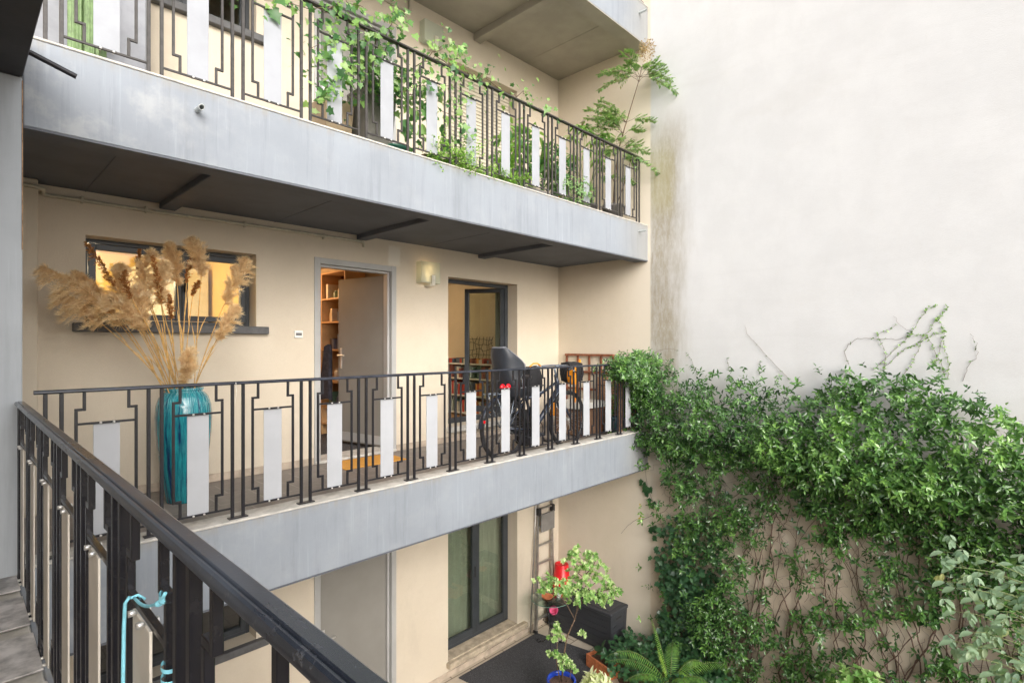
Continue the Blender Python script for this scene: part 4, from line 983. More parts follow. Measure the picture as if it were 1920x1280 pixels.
# bags
def softbox(name, lab, cat, x0,x1,y0,y1,z0,z1, mat, seed, rot=0., j=.012):
    r = random.Random(seed); T = thing(name, lab, cat, ((x0+x1)/2,(y0+y1)/2,z0)); m = MB(); n = 5; cx, cy = (x0+x1)/2, (y0+y1)/2
    idx = {}; vs = []; fs = []
    def P(i,j_,k):
        key = (i,j_,k)
        if key not in idx:
            u, v, w_ = i/n*2-1, j_/n*2-1, k/n*2-1
            q = 1-.10*(abs(u*v)+abs(v*w_)+abs(u*w_))/1.5
            idx[key] = len(vs); vs.append((cx+(x1-x0)/2*u*q+r.uniform(-j,j), cy+(y1-y0)/2*v*q+r.uniform(-j,j), (z0+z1)/2+(z1-z0)/2*w_*q+r.uniform(-j,j)*.5))
        return idx[key]
    for a in range(n):
        for b in range(n):
            for e in (0, n):
                fs.append((P(a,b,e),P(a+1,b,e),P(a+1,b+1,e),P(a,b+1,e))); fs.append((P(a,e,b),P(a+1,e,b),P(a+1,e,b+1),P(a,e,b+1))); fs.append((P(e,a,b),P(e,a+1,b),P(e,a+1,b+1),P(e,a,b+1)))
    m.add(vs, fs); o = part(m, 'body', mat, T, True); q = o.modifiers.new('sub', 'SUBSURF'); q.levels = 1; q.render_levels = 2
    return T
T = softbox('black_bag', 'large black bag behind the railing between child seat and orange bag', 'bag', 4.80, 5.08, 4.33, 4.60, -.68, -.27, M_BLACKCLOTH, 3)
m = MB(); m.tube([(4.84,4.36,-.27),(4.90,4.36,-.235),(4.98,4.36,-.235),(5.04,4.36,-.27)], .009, 6); part(m, 'strap', M_ORANGE, T, True)
T = softbox('orange_bag', 'bright orange bag on the handlebar of the bicycle', 'bag', 5.24, 5.36, 4.02, 4.12, -.50, -.27, M_ORANGE, 4, j=.006)
m = MB(); m.tube([(5.25,4.01,-.31),(5.30,4.0,-.36),(5.35,4.01,-.31)], .007, 6); part(m, 'strap', M_DARK, T, True)
softbox('black_bag', 'black bag hanging right of the orange bag behind the railing', 'bag', 5.44, 5.78, 4.22, 4.42, -.50, -.22, M_BLACKCLOTH, 5)
softbox('black_bag', 'dark bag standing low behind the bicycle frame', 'bag', 4.80, 5.10, 4.42, 4.62, FL+.01, -.80, M_BLACKCLOTH, 6)
# ------------------------------------------------------------------ things at the gallery's far end
T = thing('trellis', 'red-brown wooden trellis leaning on the end wall beyond the bicycle', 'trellis', (6.70, 4.85, FL))
m = MB()
for zz in (-.163, -.42, -.68, -.94, -1.2): m.rbox(6.690, 6.712, 4.40, 5.29, zz-.017, zz+.017, b=.002)
part(m, 'cross_slats', M_WOODRED, T); m = MB()
for k in range(5): y = 4.415+k*.215; m.rbox(6.713, 6.733, y-.017, y+.017, FL+.002, -.15, b=.002)
part(m, 'upright_slats', M_WOODRED, T)
T = thing('reed_screen', 'brown reed screen leaning against the end wall', 'screen', (6.66, 4.3, FL)); m = MB(); r_ = random.Random(4)
for k in range(44): y = 3.95+k*.0165; m.tube([(6.62+r_.uniform(-.004,.004), y, FL+.002), (6.675, y+r_.uniform(-.004,.004), -.46+r_.uniform(-.03,.02))], .0075, 6)
part(m, 'reeds', M_BAMBOO, T, True); m = MB()
for zz in (-.6, -.95): m.tube([(6.655-(.05*(zz<-.9)),3.94,zz),(6.655-(.05*(zz<-.9)),4.68,zz)], .006, 6)
part(m, 'wire', M_STEM, T, True)
T = thing('wicker_chest', 'brown wicker chest with a white board on top, behind the front wheel', 'chest', (6.2, 4.62, FL))
m = MB(); m.rbox(5.95, 6.45, 4.42, 4.88, FL+.012, FL+.36, b=.01); part(m, 'basket', M_WICKER, T); m = MB()
for x in (5.96, 6.43):
    for y in (4.43, 4.86): m.rbox(x-.012, x+.012, y-.012, y+.012, FL+.001, FL+.38, b=.003)
part(m, 'legs', M_WOODRED, T); m = MB(); m.rbox(5.92, 6.48, 4.39, 4.90, FL+.381, FL+.47, b=.008); part(m, 'lid', M_WHITE, T)
m = MB(); m.rbox(6.30, 6.34, 4.02, 4.05, FL+.001, -.42, b=.003); tag(m.build('wooden_post', M_BAMBOO), 'pale brown wooden stake standing behind the railing near its foliage end', 'stake')
T = thing('plant_pot', 'dark blue-grey pot behind the railing at the foot of the wooden stake', 'pot', (6.42, 4.12, FL)); m = MB(); m.lathe([(.0001,0),(.085,0),(.115,.24),(.122,.245),(.122,.265),(.108,.265),(.10,.22),(.0001,.22)], 28, (6.42,4.14,FL+.001)); part(m, 'pot', simple('slate_pot', (.03,.07,.09), .5), T, True)
m = MB(); M = Matrix.Translation((5.93,4.52,FL+.47)) @ Matrix.Rotation(R(12), 4, 'Y'); m.rbox(-.012,.012,-.012,.012,.0,.0+.60,M=M,b=.002); tag(m.build('orange_stick', M_ORANGE), 'orange stick leaning above the wicker chest', 'stick')

# ------------------------------------------------------------------ entry behind the open door: shelves and what stands on them
T = thing('shelf_unit', 'birch shelf unit seen through the open grey door', 'shelves', (3.8, 7.0, FL))
SX, SY0, SY1 = 3.62, 6.55, 8.15
for y in (SY0, 7.20, 7.80, SY1):
    m = MB(); m.rbox(SX, SX+.30, y-.011, y+.011, FL+.008, .98, b=.001); part(m, 'upright', M_SHELF, T)
SZ = [FL+.16, -.88, -.52, -.08, .30, .62, .98]
for z in SZ: m = MB(); m.rbox(SX+.001, SX+.299, SY0+.012, SY1-.012, z-.010, z+.010, b=.001); part(m, 'shelf', M_SHELF, T)
m = MB(); m.box(SX+.301, SX+.308, SY0, SY1, FL+.008, .98); part(m, 'back_panel', simple('dark_back', (.16,.06,.02), .8), T)
r_ = random.Random(21)
cols = [(.75,.62,.45),(.05,.04,.05),(.55,.10,.05),(.78,.72,.62),(.12,.20,.14),(.62,.30,.12),(.10,.12,.20)]
ORD = ['lowest','second lowest','third lowest','third highest','second highest','highest']
for i, z in enumerate(SZ[:-1]):
    y = SY0+.10
    while y < 7.95:
        k = r_.random(); c = cols[r_.randrange(len(cols))]; mt = simple('jar_%d' % cols.index(c), c, .45)
        if k < .5:
            h = r_.uniform(.08,.20); rad = r_.uniform(.03,.05); m = MB(); m.lathe([(.0001,0),(rad,0),(rad,h*.75),(rad*.6,h*.85),(rad*.6,h),(.0001,h)], 14, (SX+.12,y,z+.0105))
            tag(m.build('jar', mt, smooth=False), 'small jar on the %s shelf behind the open grey door' % ORD[i], 'jar', 'jars on the entry shelves'); y += rad*2+.03
        elif k < .8:
            h = r_.uniform(.14,.22); w_ = r_.uniform(.025,.05); m = MB(); m.rbox(SX+.05,SX+.22,y,y+w_,z+.0105,z+h,b=.002)
            tag(m.build('book', mt), 'upright book on the %s shelf behind the open grey door' % ORD[i], 'book', 'books on the entry shelves'); y += w_+.004
        else: y += r_.uniform(.05,.16)
        if y > 7.15 and y < 7.25: y = 7.27
        if y > 7.74 and y < 7.85: y = 7.87
m = MB(); vs=[]; fs=[]; n = 16
for i in range(9):
    q = i/8; z = -.02-.72*q; wd = .07+.16*q
    for k in range(n): a = 6.2832*k/n; vs.append((3.50+.05*math.cos(a)*(1+.3*math.sin(3*a+q)), 6.75+wd*math.sin(a)*.8+.10*q, z+.02*math.sin(2*a)))
for i in range(8):
    for k in range(n): fs.append((i*n+k, i*n+(k+1)%n, i*n+n+(k+1)%n, i*n+n+k))
m.add(vs, fs); tag(m.build('jacket', simple('jacket_cloth', (.035,.035,.05), .9, var=.4, vs=20, bump=.4), smooth=True), 'dark jacket hanging from the shelves behind the open door', 'jacket')
# ------------------------------------------------------------------ room behind the open tall window
T = thing('wall_art', 'tangle of thin black wire lines hanging on the room wall behind the open tall window', 'wall art', (XE-.04, 7.3, .0)); m = MB(); r_ = random.Random(8)
for k in range(9):
    y = 6.93+k*.085; p = [(XE-.045, y+r_.uniform(-.04,.04), .13-.62*i/6) for i in range(7)]; m.tube(p, .0045, 5)
for k in range(7):
    z = .10-k*.095; p = [(XE-.048, 6.92+.70*i/6, z+r_.uniform(-.035,.035)) for i in range(7)]; m.tube(p, .0045, 5)
part(m, 'wires', M_DARK, T, True)
T = thing('bookcase', 'low white bookcase full of books in the room behind the open tall window', 'bookcase', (6.4, 7.4, FL)); m = MB()
for z in (FL+.05, FL+.36, FL+.66, FL+.92): m.rbox(6.30,6.69,6.55,8.3,z-.012,z+.012,b=.002)
for y in (6.55, 7.15, 7.75, 8.3): m.rbox(6.30,6.69,y-.012,y+.012,FL+.012,FL+.93,b=.002)
part(m, 'shelves', M_WHITE, T)
cols2 = [(.45,.06,.05),(.10,.12,.16),(.60,.55,.45),(.25,.08,.06),(.65,.30,.10),(.08,.15,.12)]
for row, z in (('bottom', FL+.062), ('second', FL+.372), ('third', FL+.672), ('top', FL+.932)):
    y = 6.60
    while y < 7.95:
        w_ = r_.uniform(.03,.06); h = r_.uniform(.16,.24); c = cols2[r_.randrange(6)]
        if not any(abs(y+w_/2-q) < .045 for q in (7.15,7.75)):
            m = MB(); m.rbox(6.34,6.56,y,y+w_,z+.001,z+(h if z < FL+.9 else h*.4),b=.002); tag(m.build('book', simple('book_%d' % cols2.index(c), c, .6)), 'book on the %s shelf of the low white bookcase' % row, 'book', 'books in the low bookcase')
        y += w_+.004 if r_.random() < .8 else .12
def curtain(name, lab, x0, x1, y, z0, z1, waves, mat=M_CURTAIN, amp=.03):
    m = MB(); n = 90; vs = []; fs = []
    for i in range(n+1):
        u = i/n; x = x0+(x1-x0)*u; yy = y+amp*math.sin(u*waves*6.283+.6*math.sin(u*17))
        for z, s in ((z0,1.15),(z0*.5+z1*.5,1.),(z1,.75)): vs.append((x, y+(yy-y)*s, z))
    for i in range(n):
        for k in range(2): fs.append((i*3+k, i*3+3+k, i*3+4+k, i*3+k+1))
    m.add(vs, fs); T = thing(name, lab, 'curtain', ((x0+x1)/2, y, z0)); part(m, 'cloth', mat, T, True)
curtain('curtain', 'pale curtain hanging inside the open tall window on its right', 5.75, 6.15, YW+.42, FL+.22, .95, 4)
curtain('curtain', 'cream curtain behind the closed glass of the ground floor window', 4.42, 5.95, YW+.345, G+.03, -1.85, 11)
# a pale cupboard added to whiten part of the high window, and a post
m = MB(); m.rbox(1.55, 2.30, 7.6, 8.3, FL+.01, .95, b=.01); tag(m.build('cupboard', M_WHITE), 'added pale tall cupboard inside the ochre room behind the high window', 'cupboard')
m = MB(); m.rbox(.62, .95, 8.32, 8.39, -.2, 1.05, b=.006); tag(m.build('wooden_post', M_SHELF), 'yellow wooden door frame post inside the ochre room', 'post')

# ------------------------------------------------------------------ courtyard things
T = thing('floor_mat', 'dark speckled rubber mat on the courtyard tiles below the ground floor window', 'mat', (5.35, 4.7, G)); m = MB()
m.v = []; q = [(4.56,5.345),(6.07,5.335),(6.26,4.29),(4.75,4.02)]
m.add([(x,y,G+.001) for x,y in q]+[(x,y,G+.013) for x,y in q], [(3,2,1,0),(4,5,6,7)]+[(i,(i+1)%4,4+(i+1)%4,4+i) for i in range(4)]); part(m, 'mat', M_MAT, T)
# deck box
T = thing('deck_box', 'large dark grey plank-look storage box against the end wall', 'storage box', (6.5, 4.72, G))
bx0, bx1, by0, by1, bz = 6.32, 6.725, 4.19, 5.36, G+.545
def taper(m, x0, x1, y0, y1, z0, z1, k):
    m.add([(x0+k,y0+k,z0),(x1,y0+k,z0),(x1,y1-k,z0),(x0+k,y1-k,z0),(x0,y0,z1),(x1,y0,z1),(x1,y1,z1),(x0,y1,z1)], [(0,3,2,1),(4,5,6,7),(0,1,5,4),(1,2,6,5),(2,3,7,6),(3,0,4,7)])
m = MB(); n = 6
for i in range(n):
    a, b = i/n, (i+1)/n; f = lambda q: .035*(1-q)
    z0, z1 = G+.01+(bz-G-.01)*a+.003, G+.01+(bz-G-.01)*b-.003
    for (p, q_) in ((z0, z1),):
        m.add([(bx0+f(a),by0+.05,p),(bx0+f(a)+.02,by0+.05,p),(bx0+f(a)+.02,by1-.05,p),(bx0+f(a),by1-.05,p),(bx0+f(b),by0+.05,q_),(bx0+f(b)+.02,by0+.05,q_),(bx0+f(b)+.02,by1-.05,q_),(bx0+f(b),by1-.05,q_)], [(0,3,2,1),(4,5,6,7),(0,1,5,4),(1,2,6,5),(2,3,7,6),(3,0,4,7)])
        for yy, sg in ((by0, 1), (by1, -1)):
            m.add([(bx0+.06,yy+sg*f(a),p),(bx1-.03,yy+sg*f(a),p),(bx1-.03,yy+sg*(f(a)+.02),p),(bx0+.06,yy+sg*(f(a)+.02),p),(bx0+.06,yy+sg*f(b),q_),(bx1-.03,yy+sg*f(b),q_),(bx1-.03,yy+sg*(f(b)+.02),q_),(bx0+.06,yy+sg*(f(b)+.02),q_)], [(0,1,2,3),(7,6,5,4),(0,4,5,1),(1,5,6,2),(2,6,7,3),(3,7,4,0)])
part(m, 'planks', M_BOX, T)
m = MB(); taper(m, bx0+.012, bx1-.012, by0+.012, by1-.012, G+.01, bz-.001, .032); part(m, 'core', M_DARK, T)
m = MB()
for x, y in ((bx0, by0), (bx0, by1-.06), (bx1-.06, by0), (bx1-.06, by1-.06)):
    kx = .035 if x == bx0 else 0; ky = .035 if y == by0 else -.035
    m.add([(x+kx-.004,y+ky-.004,G+.002),(x+kx+.06,y+ky-.004,G+.002),(x+kx+.06,y+ky+.064,G+.002),(x+kx-.004,y+ky+.064,G+.002),(x-.004,y-.004,bz),(x+.06,y-.004,bz),(x+.06,y+.064,bz),(x-.004,y+.064,bz)], [(0,3,2,1),(4,5,6,7),(0,1,5,4),(1,2,6,5),(2,3,7,6),(3,0,4,7)])
part(m, 'corner_posts', M_BOX, T)
m = MB(); m.rbox(bx0-.02, bx1+.008, by0-.02, by1+.02, bz+.001, bz+.048, b=.008); lo = part(m, 'lid', M_BOX, T)
m = MB(); m.rbox(bx0+.03, bx1-.04, by0+.04, by1-.04, bz+.049, bz+.056, b=.003)
for k in range(3): q_ = .05+.035*k; m.rbox(bx0+.03+q_, bx1-.04-q_, by0+.04+q_*1.3, by1-.04-q_*1.3, bz+.0565+k*.002, bz+.0585+k*.002, b=.001)
part(m, 'lid_panel', M_BOX, lo)
m = MB(); m.rbox(bx0+.14, bx1-.13, by0+.004, by0+.016, bz-.09, bz-.05, b=.003); part(m, 'handle', M_DARK, T)
# bucket upside down on the box
T = thing('bucket', 'bright red bucket standing upside down on the dark storage box', 'bucket', (6.50, 5.10, bz+.05))
m = MB(); m.lathe([(.142,.0),(.144,.012),(.137,.014),(.104,.335),(.099,.347),(.090,.349),(.089,.335),(.0001,.335)], 40, (6.50,5.20,bz+.064)); part(m, 'body', M_RED, T, True)
m = MB(); m.tube([(6.50+.125*math.cos(a), 5.20+.125*math.sin(a), bz+.10+.05*math.sin(a)) for a in [6.2832*i/40 for i in range(25)]], .003, 6); part(m, 'handle', M_DARK, T, True)
# ladder
T = thing('stepladder', 'folded aluminium stepladder leaning on the wall beside the ground floor window', 'ladder', (6.23, 5.4, G))
A0, A1, B0, B1 = Vector((6.06,5.345,G+.02)), Vector((6.25,5.44,-1.74)), Vector((6.47,5.345,G+.02)), Vector((6.53,5.44,-1.74))
m = MB()
for a, b in ((A0,A1),(B0,B1)):
    dz = (b-a).normalized(); 
    for dy in (0,): m.add([a+Vector((sx*.013, sy*.028, 0)) for sx, sy in ((-1,-1),(1,-1),(1,1),(-1,1))]+[b+Vector((sx*.013, sy*.014, 0)) for sx, sy in ((-1,-1),(1,-1),(1,1),(-1,1))], [(0,1,2,3),(4,5,6,7),(0,1,5,4),(1,2,6,5),(2,3,7,6),(3,0,4,7)])
part(m, 'side_rails', M_ALU, T)
for i in range(9):
    q = .07+i*.105; a, b = A0.lerp(A1, q), B0.lerp(B1, q)
    m = MB(); m.rbox(a.x+.012, b.x-.012, a.y-.034, a.y+.012, a.z-.008, a.z+.010, b=.003); part(m, 'rung', M_ALU, T)
a, b = A0.lerp(A1,.62), B0.lerp(B1,.62)
m = MB(); m.rbox(a.x+.01, b.x-.01, a.y-.07, a.y-.045, a.z-.13, a.z+.14, b=.006); part(m, 'platform', simple('platform_grey', (.20,.19,.18), .5), T)
for p in (A0.lerp(A1,.685), B0.lerp(B1,.685)): m = MB(); m.rbox(p.x-.025, p.x+.025, p.y-.055, p.y+.02, p.z-.05, p.z+.06, b=.008); part(m, 'hinge_cap', M_DARK, T)
m = MB()
for a, b in ((A0+Vector((-.07,.04,0)),A1+Vector((-.03,.0,0))),(B0+Vector((.05,.04,0)),B1+Vector((.03,.0,0)))): m.tube([tuple(a),tuple(b)], .011, 8)
part(m, 'rear_rails', M_ALU, T, True)
for p in (A0, B0): m = MB(); m.rbox(p.x-.02, p.x+.02, p.y-.035, p.y+.035, G+.001, G+.05, b=.006); part(m, 'rubber_foot', M_DARK, T)
# glass table
TX, TYY, TZ = 5.925, 4.94, G+.70
T = thing('garden_table', 'round glass garden table on a black scrolled iron stand', 'table', (TX, TYY, G))
m = MB(); m.lathe([(.0001,0),(.272,0),(.277,.002),(.278,.005),(.275,.008),(.0001,.008)], 56, (TX,TYY,TZ)); part(m, 'glass_top', M_TABGLASS, T, True)
m = MB(); m.lathe([(.2785,.000),(.2815,.002),(.2815,.006),(.2785,.008)], 56, (TX,TYY,TZ)); part(m, 'glass_edge', simple('green_edge', (.16,.30,.24), .2), T, True)
for k in range(3):
    a = R(100+120*k); dx, dy = math.cos(a), math.sin(a); m = MB(); pts = []
    for i in range(25):
        q = i/24; z = TZ-.006-q*.52; r_ = .02+.045*math.sin(q*5.2)+.12*max(0, .12-q)/.12
        pts.append((TX+dx*r_, TYY+dy*r_, z))
    for i in range(1, 22):
        q = i/21; an = -.2+q*3.4; rad = .115; pts.append((TX+dx*(.02+.17*q), TYY+dy*(.02+.17*q), TZ-.53-.135*math.sin(q*1.65)))
    cx, cz = .19+.0, G+.045
    for i in range(14): an = -1.4+i*.38; rr_ = .036-.0013*i; pts.append((TX+dx*(cx+rr_*math.cos(an)), TYY+dy*(cx+rr_*math.cos(an)), cz+rr_*math.sin(an)))
    m.tube(pts, .0065, 8); part(m, 'leg', M_IRON, T, True)
m = MB(); m.tube([(TX+.10*math.cos(a), TYY+.10*math.sin(a), TZ-.30) for a in [6.2832*i/32 for i in range(33)]], .005, 6, cap=False); part(m, 'ring', M_IRON, T, True)
T = thing('saucer', 'terracotta plant saucer lying on the glass table', 'saucer', (5.93, 5.0, TZ+.009)); m = MB(); m.lathe([(.0001,0),(.068,0),(.086,.022),(.082,.024),(.066,.006),(.0001,.006)], 32, (5.90,4.98,TZ+.0095)); part(m, 'dish', M_TERRA, T, True)
T = thing('glass_bottle', 'small clear glass bottle standing on the glass table', 'bottle', (6.03, 4.86, TZ+.009)); m = MB(); m.lathe([(.0001,0),(.030,0),(.033,.01),(.033,.075),(.016,.105),(.014,.13),(.017,.134)], 20, (6.02,4.87,TZ+.0095)); part(m, 'body', simple('cloudy_glass', (.50,.56,.50), .1), T, True)
T = thing('pink_pot', 'pink pot hanging tilted under the edge of the glass table', 'pot', (5.87, 4.77, TZ-.14)); m = MB(); m.lathe([(.0001,0),(.040,0),(.058,.105),(.062,.105),(.062,.115),(.054,.115),(.040,.01),(.0001,.01)], 28); MM = Matrix.Translation((5.86,4.83,TZ-.15)) @ Matrix.Rotation(R(-35), 4, 'Y') @ Matrix.Rotation(R(25), 4, 'X'); m.v = [tuple(MM @ Vector(p)) for p in m.v]; part(m, 'body', M_PINK, T, True)
m = MB(); m.tube([(5.86,4.80,TZ-.06),(5.89,4.80,TZ-.01),(5.90,4.83,TZ-.001)], .002, 5); part(m, 'hook', M_IRON, T)
# blue pot with the variegated shrub
PXc, PYc = 5.03, 4.03
T = thing('plant_pot', 'glossy blue pot at the bottom of the picture holding the variegated shrub', 'pot', (PXc, PYc, G)); m = MB(); m.lathe([(.0001,0),(.11,0),(.115,.01),(.158,.29),(.172,.30),(.177,.318),(.170,.335),(.155,.334),(.148,.31),(.145,.27)], 48, (PXc,PYc,G+.014)); part(m, 'body', M_BLUE, T, True)
m = MB(); m.lathe([(.148,.285),(.09,.297),(.0001,.30)], 32, (PXc,PYc,G+.014)); part(m, 'soil', M_SOIL, T, True)
S = thing('variegated_shrub', 'small cream-and-green variegated tree growing from the blue pot', 'shrub', (PXc, PYc, G+.30))
m = MB(); base = (5.04,4.02,G+.30); rb = random.Random(31)
trunk = [base,(5.03,4.01,-3.80),(5.045,3.99,-3.62),(5.062,3.975,-3.47),(5.10,3.93,-3.33),(5.127,3.902,-3.25)]
m.tube(trunk, [.011,.010,.010,.009,.009,.008], 8)
br = [[trunk[-1],(5.10,3.94,-3.17),(5.07,3.97,-3.09),(5.02,4.01,-3.0),(4.94,4.09,-2.93),(4.89,4.14,-2.87)],
      [trunk[-1],(5.14,3.89,-3.17),(5.17,3.86,-3.08),(5.20,3.83,-2.97),(5.22,3.81,-2.85),(5.22,3.81,-2.70),(5.20,3.82,-2.58)],
      [(5.17,3.86,-3.08),(5.24,3.79,-2.99),(5.32,3.71,-2.93),(5.40,3.62,-2.90)],[(5.20,3.83,-2.97),(5.26,3.77,-2.86),(5.33,3.69,-2.78)],
      [(5.22,3.81,-2.78),(5.15,3.88,-2.70),(5.11,3.92,-2.58)],[(5.22,3.81,-2.72),(5.28,3.75,-2.62),(5.30,3.73,-2.56)],[(5.14,3.89,-3.17),(5.15,3.88,-3.05),(5.11,3.92,-2.95),(5.09,3.94,-2.87)],
      [(5.02,4.03,G+.30),(4.99,4.05,-3.85),(4.97,4.06,-3.70),(4.98,4.05,-3.55),(4.99,4.04,-3.40),(4.98,4.05,-3.30)],[(5.06,4.0,G+.30),(5.09,3.95,-3.95),(5.11,3.93,-3.80)]]
for p in br: m.tube(p, [.006-.003*i/len(p) for i in range(len(p))], 6)
part(m, 'trunk', M_STEM, S, True)
lf = Leafer(5)
crown = [(4.874,4.165,-2.837),(4.939,4.097,-2.793),(4.918,4.12,-2.9),(4.983,4.052,-2.9),(5.101,3.929,-2.554),(5.114,3.915,-2.503),(5.215,3.811,-2.491),(5.289,3.734,-2.541),(5.32,3.702,-2.629),(5.202,3.824,-2.629),(5.158,3.87,-2.711),(5.259,3.765,-2.743),(5.18,3.847,-2.819),(5.114,3.915,-2.869),(5.355,3.665,-2.774),(5.42,3.597,-2.869),(5.442,3.575,-2.945),(5.057,3.974,-2.945),(5.084,3.947,-3.008),(5.224,3.802,-2.919),(5.311,3.711,-2.982),(5.377,3.643,-2.945),(5.189,3.838,-3.008),(5.145,3.883,-2.982),(5.368,3.652,-3.058),(5.027,4.006,-2.856)]
lowc = [(4.983,4.052,-3.323),(4.97,4.065,-3.386),(4.996,4.038,-3.468),(4.939,4.097,-3.5),(4.918,4.12,-3.657),(4.983,4.052,-3.676),(5.027,4.006,-3.708),(5.049,3.983,-3.752),(5.092,3.938,-3.783),(5.114,3.915,-3.846),(5.005,4.029,-3.802),(5.18,3.847,-3.436)]
for j, c in enumerate(crown+lowc):
    for k in range(8 if j < len(crown) else 4):
        sc_ = .055 if j < len(crown) else .025
        p = (c[0]+rb.gauss(0,sc_*.6), c[1]+rb.gauss(0,sc_*1.2), c[2]+rb.gauss(0,sc_*.6))
        for h in range(2): lf.whorl((p[0],p[1],p[2]+.018*h), (rb.gauss(-.2,.5), rb.gauss(-.35,.5), rb.uniform(.3,1.2)), 6, .048-.010*h, 1.15-.3*h, .52+rb.uniform(-.15,.2), .3)
lf.out('crown', L_VARI, S, tpl=OVAL, bend=.3, fold=.35)
# terracotta trough
T = thing('planter', 'small terracotta trough on the tiles beside the fern bed', 'planter', (5.98, 4.08, G)); MM = Matrix.Translation((5.97,4.09,G+.001)) @ Matrix.Rotation(R(-12), 4, 'Z')
m = MB()
for (a,b,c_,d_) in ((-.10,.10,-.21,-.185),(-.10,.10,.185,.21),(-.10,-.078,-.1848,.1848),(.078,.10,-.1848,.1848)): m.rbox(a,b,c_,d_,0,.17,M=MM,b=.003)
m.rbox(-.077,.077,-.184,.184,0,.02,M=MM)
part(m, 'trough', M_TERRA, T); m = MB(); m.rbox(-.076,.076,-.183,.183,.021,.13,M=MM); part(m, 'soil', M_SOIL, T)
# planting bed soil
m = MB(); m.add([(6.10,4.02,G+.004),(XE-.002,4.10,G+.03),(XE-.002,-3,G+.03),(5.2,-3,G+.004),(5.0,1.5,G+.004),(5.5,3.3,G+.004)], [(5,4,3,2,1,0)]); tag(m.build('planting_bed', M_SOIL), kind='structure')

# ------------------------------------------------------------------ the creeper on the end wall
GRID = ["00000000000000000000000000","33554110000000777765400000","88999885565556777999930000","88889999999999999999998000","88889999999999999999999000","66779999978899999999999999","22888887878889999999999999","22847776688888899999999999","00447786645588889898899888","00007886765578778778997776","00003667776635756378776665","00033377776223654378776554","00011377744222553366654444","00022477755222232355444444","00022888765334232334444444","00033888766334232333444444","00022988776336653433444444","00022888867346643433444444","00022999876446643433444444","00044988673446643433444444","00048886543446643433444444","00088766543446643433444444"]
def dens(y, z):
    fi = (4.3-y)/.2; fj = -z/.2
    if fj < 0 or fi < 0: return 0
    i0, j0 = int(fi), int(fj); a, b = fi-i0, fj-j0; q = lambda i, j: int(GRID[min(j,21)][min(i,25)])
    return (q(i0,j0)*(1-a)+q(i0+1,j0)*a)*(1-b)+(q(i0,j0+1)*(1-a)+q(i0+1,j0+1)*a)*b
rc = random.Random(77)
from mathutils import noise as mnoise
CR = thing('climbing_jasmine', 'huge dark glossy climbing jasmine covering the lower half of the white wall', 'climbing plant', (XE, 2.0, G))
jl = Leafer(9); nrm_out = Vector((-1,0,0)); cnt = 0
while cnt < 8600:
    y, z = rc.uniform(-2.6, 4.25), rc.uniform(-4.28, .02)
    dv = dens(y, z); cl = mnoise.noise(Vector((y*2.6, z*2.6, 3.1)))*.5+mnoise.noise(Vector((y*7, z*7, 9.1)))*.35
    pr = (dv/9)**(1.7 if dv > 6 else 1.05)*(1+1.3*cl)*(1.0 if dv > 6.5 else (.8 if cl > -.02 else .16))
    if rc.random() > pr: continue
    if z < -2.75 and y > 2.95+.25*math.sin(z*5) and rc.random() < .9: continue      # the ivy's corner
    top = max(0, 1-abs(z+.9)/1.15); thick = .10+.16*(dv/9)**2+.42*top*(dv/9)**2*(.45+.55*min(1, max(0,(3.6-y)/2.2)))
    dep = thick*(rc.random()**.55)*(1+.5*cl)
    if y > 3.75: dep = rc.uniform(.03, .35)
    x = XE-.03-max(0, dep); cnt += 1
    if z > -1.2: z -= dep*.42+.05
    lim = -.27+.05*math.sin(y*5)+.05*rc.gauss(0,1)-max(0,.62-y)*.85+(.16 if y > 3.3 else 0)
    if z > lim: cnt -= 1; continue
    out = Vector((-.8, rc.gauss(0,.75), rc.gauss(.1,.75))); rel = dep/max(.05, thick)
    tone = .30+.16*rel+.30*cl+.10*(y < 2.2)*top+(.10 if rc.random() < .12 else 0)  # outer and top leaves lighter as new growth; inner ones darkened for gap shade
    sz = rc.uniform(.045,.080)*(1.12 if y < 2 else 1)
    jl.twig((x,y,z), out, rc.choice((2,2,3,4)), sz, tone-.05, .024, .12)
# the overflow round the end of the middle railing
for _ in range(800):
    u = rc.random()**1.5; x = XE-.08-.88*u; y = rc.gauss(3.80,.13); z = -.36+.05*u+rc.uniform(-1,1)*(.33*(1-u*.75))-(.18 if u < .4 else 0)*rc.random()*1.6
    if abs(y-3.915) < .02 and z < -.5: continue
    jl.twig((x,y,z), (rc.gauss(-.4,.5), rc.gauss(-.7,.4), rc.gauss(.3,.5)), rc.choice((2,3,3)), rc.uniform(.045,.072), .42+rc.uniform(-.1,.18), .022, .14)
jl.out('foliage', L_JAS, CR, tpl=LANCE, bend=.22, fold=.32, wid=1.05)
m = MB()
def wander(y, z, y1, z1, r0, r1, n=22, amp=.05, x=.02):
    pts = []; ph = rc.uniform(0,9)
    for i in range(n+1):
        q = i/n; pts.append((XE-x-.018*abs(math.sin(q*7+ph)), y+(y1-y)*q+amp*math.sin(q*9+ph)*math.sin(q*3.14)+rc.gauss(0,.010), z+(z1-z)*q+rc.gauss(0,.012)))
    m.tube(pts, [r0+(r1-r0)*i/n for i in range(n+1)], 5, cap=False)
for k in range(64):
    y = rc.uniform(-.6, 3.55); L_ = rc.uniform(1.2, 3.2); wander(y+rc.gauss(0,.25), G+rc.uniform(.0,.3), y+rc.gauss(0,.35), min(-.7, G+L_), rc.uniform(.005,.011), .003, amp=rc.uniform(.03,.13), x=rc.uniform(.012,.05))
for k in range(26):
    y = rc.uniform(1.0, 3.3); z = rc.uniform(-1.9,-1.1); wander(y, z, y+rc.gauss(0,.5), z-rc.uniform(.6,1.6), rc.uniform(.003,.007), .002, amp=.12, x=rc.uniform(.015,.06))
